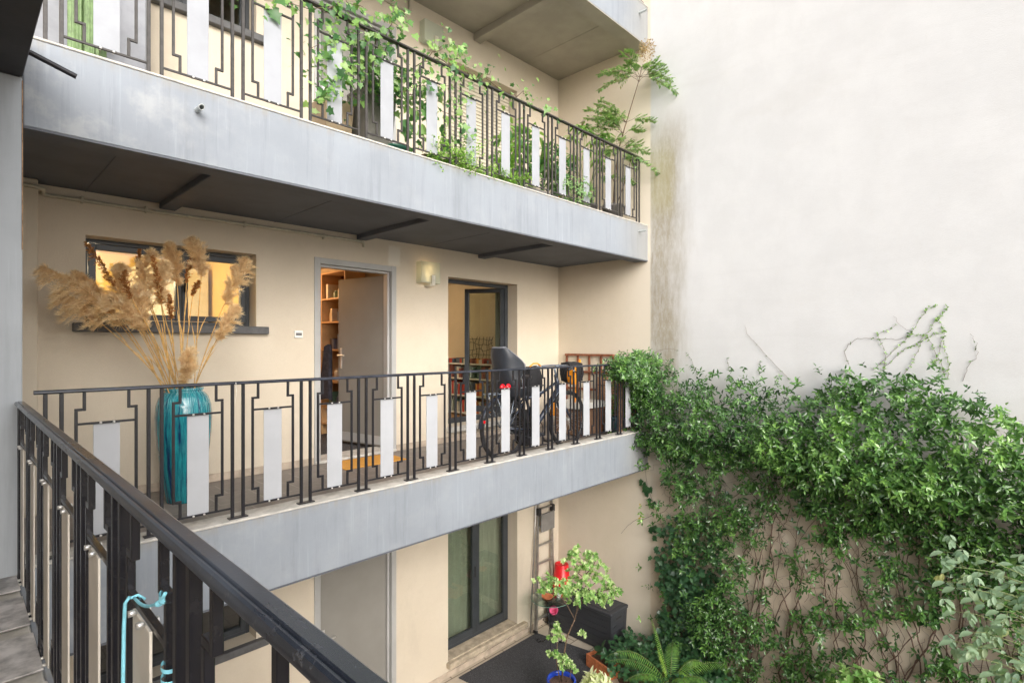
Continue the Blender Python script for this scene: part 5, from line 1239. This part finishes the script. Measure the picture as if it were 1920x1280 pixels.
part(m, 'stems', M_VINESTEM, CR, True)
m = MB()
for k in range(620):
    y, z = rc.uniform(-.5, 3.6), rc.uniform(-4.2, -1.0); a = rc.uniform(-1.4,1.4)+(1.57 if rc.random() < .4 else -1.57); L_ = rc.uniform(.12,.55)
    wander(y, z, y+L_*math.cos(a), z+L_*math.sin(a), .0018, .0010, n=7, amp=rc.uniform(.0,.09), x=rc.uniform(.006,.04))
part(m, 'twigs', M_VINESTEM, CR, True)
WISPS = [[(1.196,-.251),(1.009,-.046),(.883,.107),(.813,.258),(.744,.363),(.676,.381)],[(1.101,-.226),(.954,-.068),(.848,-.002),(.744,.127),(.676,.253),(.617,.315),(.609,.378)],[(.71,-.215),(.659,-.086),(.634,.125),(.642,.189),(.676,.253)],[(1.433,-.212),(1.473,-.072),(1.433,-.002),(1.352,.056),(1.215,.067),(1.009,.043),(.901,.086),(.883,.129),(.972,.175),(1.036,.288)],[(.593,-.317),(.584,-.191),(.609,-.065),(.634,.062)],[(.479,-.354),(.448,-.228),(.385,-.104),(.385,-.002),(.432,.101)],[(2.03,-.415),(2.184,-.231),(2.355,-.054),(2.508,.13),(2.533,.236)],[(3.14,-.396),(3.155,-.34),(3.214,-.2),(3.289,-.116)],[(3.797,-.212),(3.764,-.122),(3.601,-.076),(3.474,-.06),(3.396,-.089)],[(2.355,-.365),(2.368,-.287),(2.343,-.209)],[(2.719,-.325),(2.746,-.218),(2.732,-.164)],[(1.12,-.3),(1.10,-.1),(1.17,.10),(1.01,.20)],[(.95,-.3),(.86,-.15),(.80,.02),(.70,.10),(.60,.12)],[(.62,-.3),(.70,-.05),(.76,.08),(.88,.11)]]
def shoots(lab, ids, yc_):
  W = thing('creeper_shoots', lab, 'climbing plant', (XE, yc_, -.4)); m = MB(); wl_ = Leafer(3+ids[0])
  for i in ids:
    p = WISPS[i]
    q = []
    for a, b in zip(p[:-1], p[1:]):
        for t_ in (0, .25, .5, .75): q.append((XE-.008-abs(rc.gauss(0,.003)), a[0]+(b[0]-a[0])*t_+rc.gauss(0,.006), a[1]+(b[1]-a[1])*t_+rc.gauss(0,.006)))
    q.append((XE-.01, *p[-1])); m.tube(q, [.0020-.0011*k/len(q) for k in range(len(q))], 5)
    leafy = i in (0,1,2,4,11,12,13)
    for c_ in q:
        for _ in range(2 if leafy else 1):
            if rc.random() < (.75 if leafy else .3): wl_.whorl(c_, (-1,rc.gauss(0,.5),rc.gauss(.2,.5)), 2, rc.uniform(.012,.026), 1.6, .80 if leafy else .55, .15)
  part(m, 'stems', M_VINESTEM, W, True); wl_.out('leaves', L_JAS, W, tpl=OVAL, bend=.2, fold=.3)
shoots('tangle of thin leafy shoots reaching highest up the white wall, far right', (0,1,2,3,4,5,11,12,13), .9)
shoots('single bare shoot slanting up the white wall left of the leafy tangle', (6,), 2.3)
shoots('small drooping shoot above the jasmine near the stained wall strip', (7,), 3.2)
shoots('small curled shoot above the jasmine nearest the railing end', (8,), 3.6)
shoots('short sprig above the jasmine edge just left of the slanting shoot', (9,), 2.36)
shoots('short sprig above the jasmine edge between curled shoot and slanting shoot', (10,), 2.73)
# ivy at the wall foot
IV = thing('ivy', 'dense dark ivy patch on the wall behind the fern', 'climbing plant', (XE, 3.3, G)); il = Leafer(13); cnt = 0
while cnt < 1900:
    y, z = rc.uniform(2.75, 3.80), rc.uniform(-4.28, -2.25); edge = 3.60+.07*math.sin(z*6)+.05*math.sin(z*17)
    if y > edge: continue
    pr = 1 if z < -2.9 else .35
    if y < 3.05: pr *= .45
    if rc.random() > pr*(.75+.8*mnoise.noise(Vector((y*5,z*5,1)))): continue
    x = XE-.02-rc.random()**.7*.16; cnt += 1
    il.leaf((x,y,z), (rc.gauss(-.5,.35), rc.gauss(0,.7), rc.gauss(-.5,.5)), (-1,rc.gauss(0,.3),rc.gauss(.5,.3)), rc.uniform(.045,.085), .45+rc.gauss(0,.2))
for (y, z) in [(3.86,-1.98),(3.90,-1.93),(3.84,-2.05),(3.80,-2.12),(3.78,-2.18),(3.82,-2.0),(3.76,-2.55),(3.79,-2.58),(3.70,-2.5),(3.74,-2.62),(3.62,-2.55),(3.93,-1.90),(3.87,-2.03)]:
    for _ in range(3): il.leaf((XE-.02-rc.random()*.03, y+rc.gauss(0,.02), z+rc.gauss(0,.02)), (-.3,rc.gauss(0,.6),-.6), (-1,0,.4), rc.uniform(.05,.075), .5+rc.gauss(0,.15))
il.out('leaves', L_IVY, IV, tpl=IVY, bend=.12, fold=.12)
m = MB()
for k in range(16): y = rc.uniform(2.9,3.6); wander(y, G+.02, y+rc.gauss(0,.15), rc.uniform(-3.3,-2.4), .005, .002, amp=.06)
m.tube([(XE-.01,3.62,-2.5),(XE-.012,3.72,-2.3),(XE-.01,3.80,-2.12),(XE-.012,3.88,-1.95)], .0025, 5); m.tube([(XE-.02,3.80,-1.2),(XE-.10,3.83,-1.45),(XE-.06,3.86,-1.8),(XE-.015,3.86,-1.98)], .002, 5)
part(m, 'stems', M_VINESTEM, IV, True)
GI = thing('ground_ivy', 'low blue-green ivy mound in the bed between storage box and fern', 'ground plant', (6.25, 3.7, G)); il = Leafer(14)
for _ in range(1150):
    x, y = rc.uniform(5.75, 6.70), rc.uniform(2.6, 4.12)
    if y > 4.15-.55*max(0, 6.25-x): continue
    h = .10+.20*math.sin(max(0,min(1,(x-5.6)/1.0))*2.2)*rc.random()
    il.leaf((x,y,G+.05+h), (rc.gauss(-.5,.6),rc.gauss(-.3,.6),rc.gauss(-.05,.4)), (-.4,-.3,1), rc.uniform(.04,.08), .55+rc.gauss(0,.22))
il.out('leaves', L_IVY, GI, tpl=IVY, bend=.15, fold=.12)
m = MB()
for k in range(30): m.tube([(rc.uniform(5.9,6.5),rc.uniform(2.9,3.9),G+.005)]+[(rc.uniform(5.9,6.6),rc.uniform(2.9,4.0),G+rc.uniform(.08,.2))], .003, 5)
part(m, 'stems', M_VINESTEM, GI, True)
# fern
FN = thing('fern', 'bright green fern with arching fronds in the bed at the bottom of the picture', 'fern', (6.06, 3.17, G))
def frond(tip, rise, seed, tone=.4, n=36, wd=.13, base=(6.06,3.17,G+.16)):
    r = random.Random(seed); b, t_ = Vector(base), Vector(tip); c = (b+t_)/2+Vector((0,0,rise)); pts = [((1-q)**2)*b+2*q*(1-q)*c+q*q*t_ for q in [i/n for i in range(n+1)]]
    l = Leafer(seed); up = Vector((0,0,1))
    for i in range(3, n+1):
        q = i/n; tg = (pts[i]-pts[i-1]).normalized(); sd = tg.cross(up).normalized(); nr = sd.cross(tg)
        L_ = wd*(math.sin(math.pi*min(1,(q*.93+.08)))**.7)*(1-.35*q)
        for s in (-1, 1):
            ax = sd*s+tg*.35-nr*.12
            l.leaf(pts[i], ax, nr, L_*r.uniform(.9,1.08), tone+r.gauss(0,.08))
    return pts, l
FR = [((5.55,3.74,-3.80),.42,.38),((5.64,3.84,-3.95),.30,.30),((5.93,3.36,-3.33),.18,.42),((5.97,3.30,-3.66),.10,.92),((6.66,2.56,-4.0),.42,.5),((6.40,2.84,-3.93),.38,.55),((5.68,3.58,-4.10),.25,.35),((6.24,2.96,-4.10),.30,.6),((5.80,2.75,-4.0),.35,.5),((6.50,3.35,-3.85),.30,.4),((6.15,2.60,-4.05),.35,.45)]
for i, (tip, rise, tone) in enumerate(FR):
    pts, l = frond(tip, rise, 40+i, tone, wd=.15 if i in (2,0,4) else .13)
    fo = l.out('frond', L_FERN, FN, tpl=PINNA, bend=.30, fold=.1, wid=.50)
    m = MB(); m.tube(pts, [.004*(1-.7*k/len(pts)) for k in range(len(pts))], 5); part(m, 'rachis', M_GREENSTEM, fo, True)
# potted dark-leaved plant, pale variegated tuft, yellow-green shrub
def bush(name, lab, cat, c, rad, n, mat, size, tpl, seed, tone=.5, tv=.3, stems=8, k=(3,4,5), base=None, bend=.2, up=.4):
    r = random.Random(seed); T = thing(name, lab, cat, base or (c[0],c[1],c[2]-rad[2])); l = Leafer(seed)
    for _ in range(n):
        v = Vector((r.gauss(0,1),r.gauss(0,1),r.gauss(0,1))).normalized()*(r.random()**.4); p = (c[0]+v.x*rad[0], c[1]+v.y*rad[1], c[2]+v.z*rad[2])
        l.whorl(p, v+Vector((0,0,up)), r.choice(k), size*r.uniform(.75,1.2), r.uniform(.8,1.8), tone+v.z*.1, tv)
    l.out('leaves', mat, T, tpl=tpl, bend=bend, fold=.3); m = MB(); b = base or (c[0],c[1],c[2]-rad[2])
    for i in range(stems):
        v = Vector((r.gauss(0,1),r.gauss(0,1),abs(r.gauss(.6,.5)))).normalized()*.85; m.tube(curve_pts(b, (c[0]+v.x*rad[0], c[1]+v.y*rad[1], c[2]+v.z*rad[2]), -.02, 6, .008, r), .0032, 5)
    part(m, 'stems', M_GREENSTEM, T, True); return T
bush('house_plant', 'dark blue-green large-leaved plant growing in the terracotta trough', 'plant', (5.99,4.00,G+.26), (.09,.10,.07), 5, L_IVY, .15, OVAL, 61, .4, stems=4, base=(5.97,4.07,G+.13))
bush('spider_plant', 'pale cream-striped tuft at the bottom edge between blue pot and fern', 'plant', (5.48,3.83,G+.16), (.17,.16,.09), 70, L_VARI, .10, LANCE, 62, .95, .12, base=(5.48,3.83,G+.02))
bush('golden_shrub', 'small yellow-green shrub at the bottom edge before the jasmine wall', 'shrub', (6.18,1.22,-3.40), (.22,.30,.20), 190, L_VARI, .065, OVAL, 63, .42, .25, base=(6.18,1.22,G+.03))
# nandina sprays on the right
ND = thing('nandina_shrub', 'pale grey-green leafy shrub reaching in from the right edge before the creeper', 'shrub', (4.42, -.02, G))
nd = [(4.033,.424,-1.387),(4.077,.379,-1.293),(4.142,.311,-1.245),(4.12,.333,-1.434),(4.186,.265,-1.498),(4.142,.311,-1.592),(4.208,.243,-1.34),(4.273,.174,-1.419),(4.317,.129,-1.466),(4.251,.197,-1.561),(4.328,.118,-1.592),(4.153,.299,-1.687),(4.142,.311,-1.766),(4.175,.277,-1.829),(4.251,.197,-1.75),(4.295,.152,-1.797),(4.361,.083,-1.687),(4.372,.072,-1.403),(4.393,.049,-1.498),(4.317,.129,-1.955),(4.273,.174,-1.923),(4.383,.061,-1.876),(4.45,-.02,-1.45),(4.47,-.05,-1.6),(4.47,-.04,-1.75),(4.46,-.03,-1.9),(4.42,.03,-1.31)]
m = MB(); nl = Leafer(17); rn = random.Random(18); core = Vector((4.55,-.14,-1.9))
for s in ((4.50,-.12,G),(4.60,-.20,G),(4.46,-.05,G)): m.tube(curve_pts((s[0],s[1],G+.01), (s[0]+.02,s[1]+.0,-1.75), 0, 12, .012, rn), .009, 7)
for c_ in nd:
    C_ = Vector(c_)+Vector((rn.gauss(0,.02), rn.gauss(0,.05), 0)); st = Vector((4.50,-.10,C_.z-.22)); P_ = curve_pts(st, C_, -.05, 6, .006, rn); m.tube(P_, [.003,.0028,.0025,.0022,.002,.0018,.0015], 5)
    dr = (P_[-1]-P_[-3]).normalized(); sd = dr.cross(Vector((0,0,1))).normalized()
    for g_ in range(4):
        q = C_-dr*.05*g_+Vector((rn.gauss(0,.03), rn.gauss(0,.06), rn.gauss(0,.045))); m.tube([C_-dr*.05*g_, q], .0011, 4)
        d0 = Vector((rn.gauss(-.25,.5), rn.gauss(.35,.6), rn.gauss(-.35,.45))).normalized(); s0 = d0.cross(Vector((-.4,0,1))).normalized(); tn = .35+rn.gauss(0,.2)+(.4 if rn.random() < .10 else 0)
        for a_ in (-1.1, -.5, 0, .55, 1.15):
            if rn.random() < .85: nl.leaf(q-d0*.02*abs(a_)+Vector((0,0,rn.gauss(0,.006))), d0+s0*a_+Vector((0,0,rn.gauss(-.1,.2))), Vector((-.55,-.1,1))+Vector((rn.gauss(0,.3),rn.gauss(0,.3),0)), rn.uniform(.040,.064), tn+rn.gauss(0,.06))
    nl.leaf(C_, dr+Vector((0,0,-.3)), (-.3,0,1), .08, .4)
part(m, 'stems', M_GREENSTEM, ND, True); nl.out('leaves', L_NAN, ND, tpl=OVAL, bend=.3, fold=.3, wid=.85)

# ------------------------------------------------------------------ upper gallery: pots and plants
T = thing('cactus', 'tall green columnar cactus behind the upper railing at the top left', 'cactus', (.63, 4.6, FU))
for (cx, cy, rr_, h) in ((.60,4.58,.052,1.9),(.695,4.66,.055,1.7),(.66,4.50,.035,.55)):
    m = MB(); n = 48; vs = []; fs = []; Hn = 30
    for i in range(Hn+1):
        q = i/Hn; er = rr_*(1 if q < .93 else math.sqrt(max(.02,1-((q-.93)/.07)**2)))
        for k in range(n): a = 6.2832*k/n; r2 = er*(1+.20*math.cos(a*8)); vs.append((cx+r2*math.cos(a), cy+r2*math.sin(a), FU+.22+q*h))
    for i in range(Hn):
        for k in range(n): fs.append((i*n+k, i*n+(k+1)%n, i*n+n+(k+1)%n, i*n+n+k))
    m.add(vs, fs); part(m, 'column', simple('cactus_green', (.17,.26,.11), .55, var=.25, vs=25), T, True)
T = thing('plant_pot', 'terracotta pot of the tall cactus on the upper gallery', 'pot', (.65,4.6,FU)); m = MB(); m.lathe([(.0001,0),(.11,0),(.145,.22),(.152,.225),(.152,.25),(.135,.25),(.13,.21),(.0001,.21)], 32, (.65,4.59,FU+.001)); part(m, 'body', M_TERRA, T, True)
M_CAB = simple('cabinet_grey', (.25,.26,.29), .5)
T = thing('cabinet', 'pale grey cabinet standing behind the tall cactus on the upper gallery', 'cabinet', (.72,5.1,FU)); m = MB(); m.rbox(.36,1.06,4.92,5.28,FU+.04,FU+1.75,b=.006); part(m, 'body', M_CAB, T); m = MB(); m.rbox(.375,.70,4.905,4.919,FU+.06,FU+1.72,b=.003); m.rbox(.712,1.045,4.905,4.919,FU+.06,FU+1.72,b=.003); part(m, 'doors', M_CAB, T)
def square_planter(name, lab, x, y, w0, w1, h, mat):
    T = thing(name, lab, 'planter', (x,y,FU)); m = MB(); t_ = .014
    for i in range(4):
        a = math.pi/2*i; M_ = Matrix.Translation((x,y,FU+.001)) @ Matrix.Rotation(a, 4, 'Z')
        vs = [(-w0,-w0,0),(w0,-w0,0),(w1,-w1,h),(-w1,-w1,h),(-w0+t_,-w0+t_,0),(w0-t_,-w0+t_,0),(w1-t_,-w1+t_,h),(-w1+t_,-w1+t_,h)]
        m.add([M_ @ Vector(p) for p in vs], [(0,1,2,3),(7,6,5,4),(3,2,6,7)])
    part(m, 'shell', mat, T); m = MB(); m.box(x-w1+t_+.004,x+w1-t_-.004,y-w1+t_+.004,y+w1-t_-.004,FU+h-.05,FU+h-.04); part(m, 'soil', M_SOIL, T); return T
square_planter('tall_planter', 'tall grey tapered planter holding the vine on the upper gallery', 2.74, 4.46, .12, .165, .76, M_PLANTER)
square_planter('tall_planter', 'sand coloured planter left of the tall grey one', 2.42, 4.60, .10, .14, .62, simple('sand_planter', (.55,.42,.28), .8, var=.1))
T = thing('plant_pot', 'small dark green pot at the foot of the tall grey planter', 'pot', (2.80,4.14,FU)); m = MB(); m.lathe([(.0001,0),(.065,0),(.095,.19),(.102,.19),(.102,.21),(.088,.21),(.082,.17),(.0001,.17)], 28, (2.80,4.15,FU+.001)); part(m, 'body', M_GREENPOT, T, True)
for i, (x0, x1, lab) in enumerate(((3.05,3.62,'brown trough of the pale green herb at the upper railing foot'),(3.72,4.34,'dark trough under the fifth white plate from the right, upper railing'),(4.42,5.02,'dark trough behind the middle of the upper railing foot'),(5.08,5.66,'dark trough at the upper railing foot near its right end'),)):
    T = thing('trough', lab, 'planter', ((x0+x1)/2, 4.15, FU)); m = MB()
    mt = M_PLANTER if i else simple('brown_trough', (.16,.09,.05), .7)
    m.rbox(x0,x1,4.06,4.075,FU+.001,FU+.20,b=.002); m.rbox(x0,x1,4.225,4.24,FU+.001,FU+.20,b=.002); m.rbox(x0,x0+.014,4.0755,4.2245,FU+.001,FU+.20,b=.002); m.rbox(x1-.014,x1,4.0755,4.2245,FU+.001,FU+.20,b=.002); part(m, 'box', mt, T)
    m = MB(); m.box(x0+.015,x1-.015,4.076,4.224,FU+.15,FU+.16); part(m, 'soil', M_SOIL, T)
for i, (x, y, r_, h, lab) in enumerate(((5.98,4.36,.15,.32,'brown pot of the umbrella-leaved plant, second from the right'),(6.42,4.22,.15,.36,'dark pot of the tall airy shrub in the upper right corner'),(5.45,4.55,.16,.34,'grey pot of the broad-leaved plants behind the upper railing'))):
    T = thing('plant_pot', lab, 'pot', (x,y,FU)); m = MB(); m.lathe([(.0001,0),(r_*.7,0),(r_,h-.03),(r_+.008,h-.03),(r_+.008,h),(r_-.01,h),(r_-.015,h-.04),(.0001,h-.04)], 32, (x,y,FU+.001)); part(m, 'body', (M_PLANTER, M_PLANTER, M_TERRA)[i], T, True)
# vine over the rail
VN = thing('vine', 'bright big-leaved vine tangled over the upper railing from the tall grey planter', 'climbing plant', (2.74,4.4,FU+.7)); vl = Leafer(23); m = MB(); rv = random.Random(24)
RT = KU+.945
main = [[(2.74,4.44,FU+.72),(2.6,4.2,2.45),(2.45,3.95,2.55),(2.1,3.90,2.56),(1.8,3.93,2.50),(1.55,3.92,2.42),(1.42,3.93,2.50)],
 [(2.76,4.42,FU+.72),(2.9,4.1,2.5),(3.1,3.93,2.62),(3.4,3.92,2.60),(3.7,3.93,2.62),(4.0,3.92,2.60),(4.35,3.93,2.58),(4.7,3.92,2.60)],
 [(2.72,4.44,FU+.72),(2.5,4.1,2.35),(2.25,3.95,2.25),(2.05,3.90,2.05),(1.98,3.90,1.85)],[(2.78,4.4,FU+.72),(3.0,4.1,2.30),(3.25,3.93,2.15),(3.45,3.90,1.95)],
 [(2.7,4.4,FU+.72),(2.65,4.1,2.2),(2.9,3.95,2.3),(3.2,3.93,2.42),(3.5,3.92,2.38)],[(2.74,4.4,2.3),(2.62,3.95,2.62),(2.55,3.88,2.72),(2.62,3.86,2.80)],[(2.0,3.93,2.56),(2.15,3.90,2.72),(2.35,3.88,2.70)],
 [(3.0,3.93,2.6),(3.15,3.90,2.74),(3.35,3.88,2.70)],[(3.6,3.93,2.62),(3.75,3.90,2.73)],[(4.1,3.93,2.6),(4.3,3.9,2.70)],[(2.7,4.4,2.3),(2.35,4.0,2.45),(2.1,3.93,2.40),(1.86,3.9,2.2)]]
for j, p in enumerate(main):
    q = []
    for a, b in zip(p[:-1], p[1:]): q += [Vector(a).lerp(Vector(b), t_)+Vector((rv.gauss(0,.012),rv.gauss(0,.012),rv.gauss(0,.015))) for t_ in (0,.25,.5,.75)]
    q.append(Vector(p[-1])); m.tube(q, [.0045-.003*k/len(q) for k in range(len(q))], 5)
    for c_ in q[2:]:
        for _ in range(8 if c_.x > 1.9 and c_.x < 3.6 else 3):
            o = Vector((rv.gauss(0,.065), rv.gauss(-.02,.05), rv.gauss(.0,.075))); nr = Vector((rv.gauss(-.2,.5), rv.gauss(-.9,.3), rv.gauss(.6,.4)))
            vl.leaf(c_+o, (rv.gauss(0,.7), rv.gauss(-.25,.35), rv.gauss(-.55,.5)), nr, rv.uniform(.030,.066)*(1.7 if rv.random() < .08 else 1), .42+rv.gauss(0,.28))
for _ in range(420):
    vl.leaf((rv.gauss(2.62,.28), rv.uniform(3.98,4.5), rv.gauss(2.38,.13)), (rv.gauss(0,.7),rv.gauss(-.4,.4),rv.gauss(-.3,.5)), (rv.gauss(-.3,.4),-.7,.7), rv.uniform(.035,.075), .25+rv.gauss(0,.25))
for _ in range(26): vl.leaf((rv.gauss(3.0,.25), rv.uniform(3.95,4.2), rv.uniform(1.75,2.3)), (rv.gauss(0,.7),rv.gauss(-.3,.3),-.7), (-.2,-.9,.4), rv.uniform(.07,.13), .45+rv.gauss(0,.2))
part(m, 'stems', M_STEM, VN, True); vl.out('leaves', L_BRIGHT, VN, tpl=IVY, bend=.2, fold=.2)
# herb spilling over the kerb
HB = thing('herb', 'feathery light green herb spilling over the edge of the upper gallery', 'plant', (3.3,4.0,FU+.16)); hl = Leafer(27); m = MB(); rh = random.Random(28)
for _ in range(150):
    if rh.random() < .62: x0 = rh.uniform(3.08,3.5); tip = Vector((x0+rh.gauss(0,.10), rh.uniform(3.72,4.02), rh.uniform(1.58,2.02)))
    else: x0 = rh.uniform(3.45,4.25); tip = Vector((x0+rh.gauss(.05,.08), rh.uniform(3.80,3.98), rh.uniform(1.60,1.76)))
    b = Vector((x0,4.10,FU+.16)); P_ = curve_pts(b, tip, -.05 if tip.z < 1.8 else .0, 9, .004, rh); m.tube(P_, .0011, 4)
    for c_ in P_[2:]:
        for k in range(4): hl.leaf(c_+Vector((rh.gauss(0,.012),rh.gauss(0,.012),rh.gauss(0,.012))), (rh.gauss(0,1),rh.gauss(-.2,1),rh.gauss(.1,.6)), (rh.gauss(0,.4),-.5,1), rh.uniform(.014,.028), .5+rh.gauss(0,.25))
part(m, 'stems', M_GREENSTEM, HB, True); hl.out('leaves', L_HERB, HB, tpl=OVAL, bend=.15, fold=.2)
# lacy low shrub over the kerb towards the right, broad leaves behind, umbrella leaves, airy nandina
bush('cut_leaf_plant', 'grey-green lacy plant low behind the upper railing, right half', 'plant', (5.25,4.00,1.86), (.42,.16,.18), 170, L_NANUP, .055, LANCE, 71, .35, .25, base=(5.2,4.15,FU+.15))
bush('broad_leaf_plant', 'tall yellow-green broad-leaved plant behind the middle of the upper railing', 'plant', (4.75,4.45,2.25), (.38,.22,.42), 60, L_BRIGHT, .17, LANCE, 72, .5, .3, k=(3,4), base=(4.75,4.2,FU+.15), bend=.4)
bush('broad_leaf_plant', 'deep green broad-leaved plant behind the upper railing near its right end', 'plant', (5.45,4.50,2.25), (.30,.20,.38), 52, L_BRIGHT, .16, LANCE, 73, .15, .2, k=(3,4), base=(5.45,4.55,FU+.30), bend=.4)
bush('flowering_plant', 'green plant with small white flowers behind the upper railing', 'plant', (4.35,4.25,2.0), (.22,.15,.28), 60, L_HERB, .075, LANCE, 74, .5, .3, base=(4.2,4.15,FU+.15))
FT = thing('umbrella_plant', 'plant with pale finger-like leaf rosettes rising above the upper handrail', 'plant', (5.98,4.36,FU+.3)); fl_ = Leafer(33); m = MB(); rf = random.Random(34)
for (x,y,z) in ((5.84,4.42,2.93),(5.93,4.36,2.88),(6.02,4.40,2.98),(6.20,4.28,2.84),(6.27,4.24,2.90),(6.12,4.34,2.78),(5.78,4.45,2.78),(6.30,4.3,2.7),(5.95,4.3,2.6),(6.1,4.25,2.5),(5.75,4.4,2.5)):
    m.tube(curve_pts((5.98,4.36,FU+.28),(x,y,z),-.05,8,.008,rf), .0045, 6)
    for k in range(9): a = 6.2832*k/9+rf.random()*.3; fl_.leaf((x,y,z), (math.cos(a), math.sin(a), rf.uniform(-.35,.1)), (0,-.2,1), rf.uniform(.12,.17), .62+rf.gauss(0,.2))
part(m, 'stems', M_GREENSTEM, FT, True); fl_.out('leaves', L_BRIGHT, FT, tpl=LANCE, bend=.45, fold=.3)
NU = thing('nandina', 'tall airy shrub leaning out past the white wall in the upper right corner', 'shrub', (6.42,4.22,FU+.3)); m = MB(); nl = Leafer(35); rn = random.Random(36)
st = [(6.42,4.22,FU+.32),(6.43,4.20,2.3),(6.45,4.15,2.7),(6.47,4.06,3.0),(6.49,3.96,3.3),(6.50,3.86,3.58),(6.50,3.80,3.78)]; m.tube(st, [.011,.010,.009,.008,.0065,.005,.003], 8)
m.tube([(6.40,4.24,FU+.32),(6.36,4.28,2.3),(6.33,4.30,2.75)], .007, 7); m.tube([(6.44,4.2,FU+.32),(6.50,4.1,2.2),(6.52,3.98,2.6)], .006, 7)
def spray(p0, p1, nsub=7, tone=.4, dens_=1.0):
    P_ = curve_pts(p0, p1, -.06, 10, .006, rn); m.tube(P_, [.003-.002*i/10 for i in range(11)], 5); dr = (P_[-1]-P_[0]).normalized(); sd = dr.cross(Vector((0,0,1))).normalized()
    for i in range(3, 11):
        for s in (-1,1):
            L_ = .16*(1-.06*i)*rn.uniform(.7,1.2); e = P_[i]+(sd*s*.8+dr*.6+Vector((0,0,rn.gauss(0,.2)))).normalized()*L_; m.tube([P_[i],e], .0011, 4)
            for k in range(5):
                c_ = P_[i].lerp(e, .25+.19*k)
                for s2 in (-1,1): nl.leaf(c_, (e-P_[i]).normalized()*.8+dr.cross(sd)*s2*.2+sd.cross(Vector((0,0,1)))*s2*.7, Vector((rn.gauss(0,.3),rn.gauss(-.3,.3),1)), rn.uniform(.032,.052), tone+rn.gauss(0,.2))
top = st[-1]
for e in ((5.90,4.05,3.52),(6.05,4.15,3.42),(6.2,3.9,3.85),(6.66,3.42,3.36),(6.68,3.50,3.55),(6.60,3.62,3.75),(6.3,3.7,3.62)): spray((6.50,3.84,3.62), e)
for e in ((5.88,4.25,3.10),(5.95,4.35,3.02),(6.05,4.20,3.22),(6.62,3.72,3.02),(6.1,4.0,2.95),(6.25,4.35,3.12)): spray((6.47,4.04,3.05), e)
for e in ((6.0,4.3,2.85),(6.15,4.0,2.72),(6.60,3.80,2.62),(6.3,4.4,2.8),(6.62,3.92,2.75),(6.2,4.1,2.55),(6.55,3.95,2.45),(6.66,3.7,2.35)): spray((6.44,4.16,2.68), e)
for e in ((6.1,4.1,2.2),(6.5,3.95,2.2),(6.25,4.3,2.4)): spray((6.42,4.2,2.25), e)
for e in ((6.0,4.12,3.0),(6.2,4.15,3.15),(6.1,4.3,2.95),(6.55,3.85,2.9),(6.35,4.2,3.0)): spray((6.46,4.08,2.88), e)
for e in ((6.15,4.05,3.62),(6.35,3.95,3.75),(6.62,3.55,3.66)): spray((6.50,3.86,3.56), e)
nl.out('leaves', L_NANUP, NU, tpl=LANCE, bend=.2, fold=.25, wid=1.1)
part(m, 'stems', M_STEM, NU, True)
P_=[]; fl2 = Leafer(39)
for _ in range(420): v = Vector((rn.gauss(0,1),rn.gauss(0,1),rn.gauss(0,1))).normalized()*rn.random()**.5; fl2.leaf((6.47+v.x*.11, 3.72+v.y*.12, 3.93+v.z*.15), tuple(v+Vector((0,0,.4))), tuple(Vector((rn.gauss(0,1),rn.gauss(0,1),rn.gauss(0,1)))), rn.uniform(.012,.03), .3+rn.random()*.6)
fl2.out('flower_head', leafmat('old_flower_head', [(.16,.08,.04),(.34,.22,.12),(.45,.38,.22)], .8, .3), NU, tpl=OVAL)
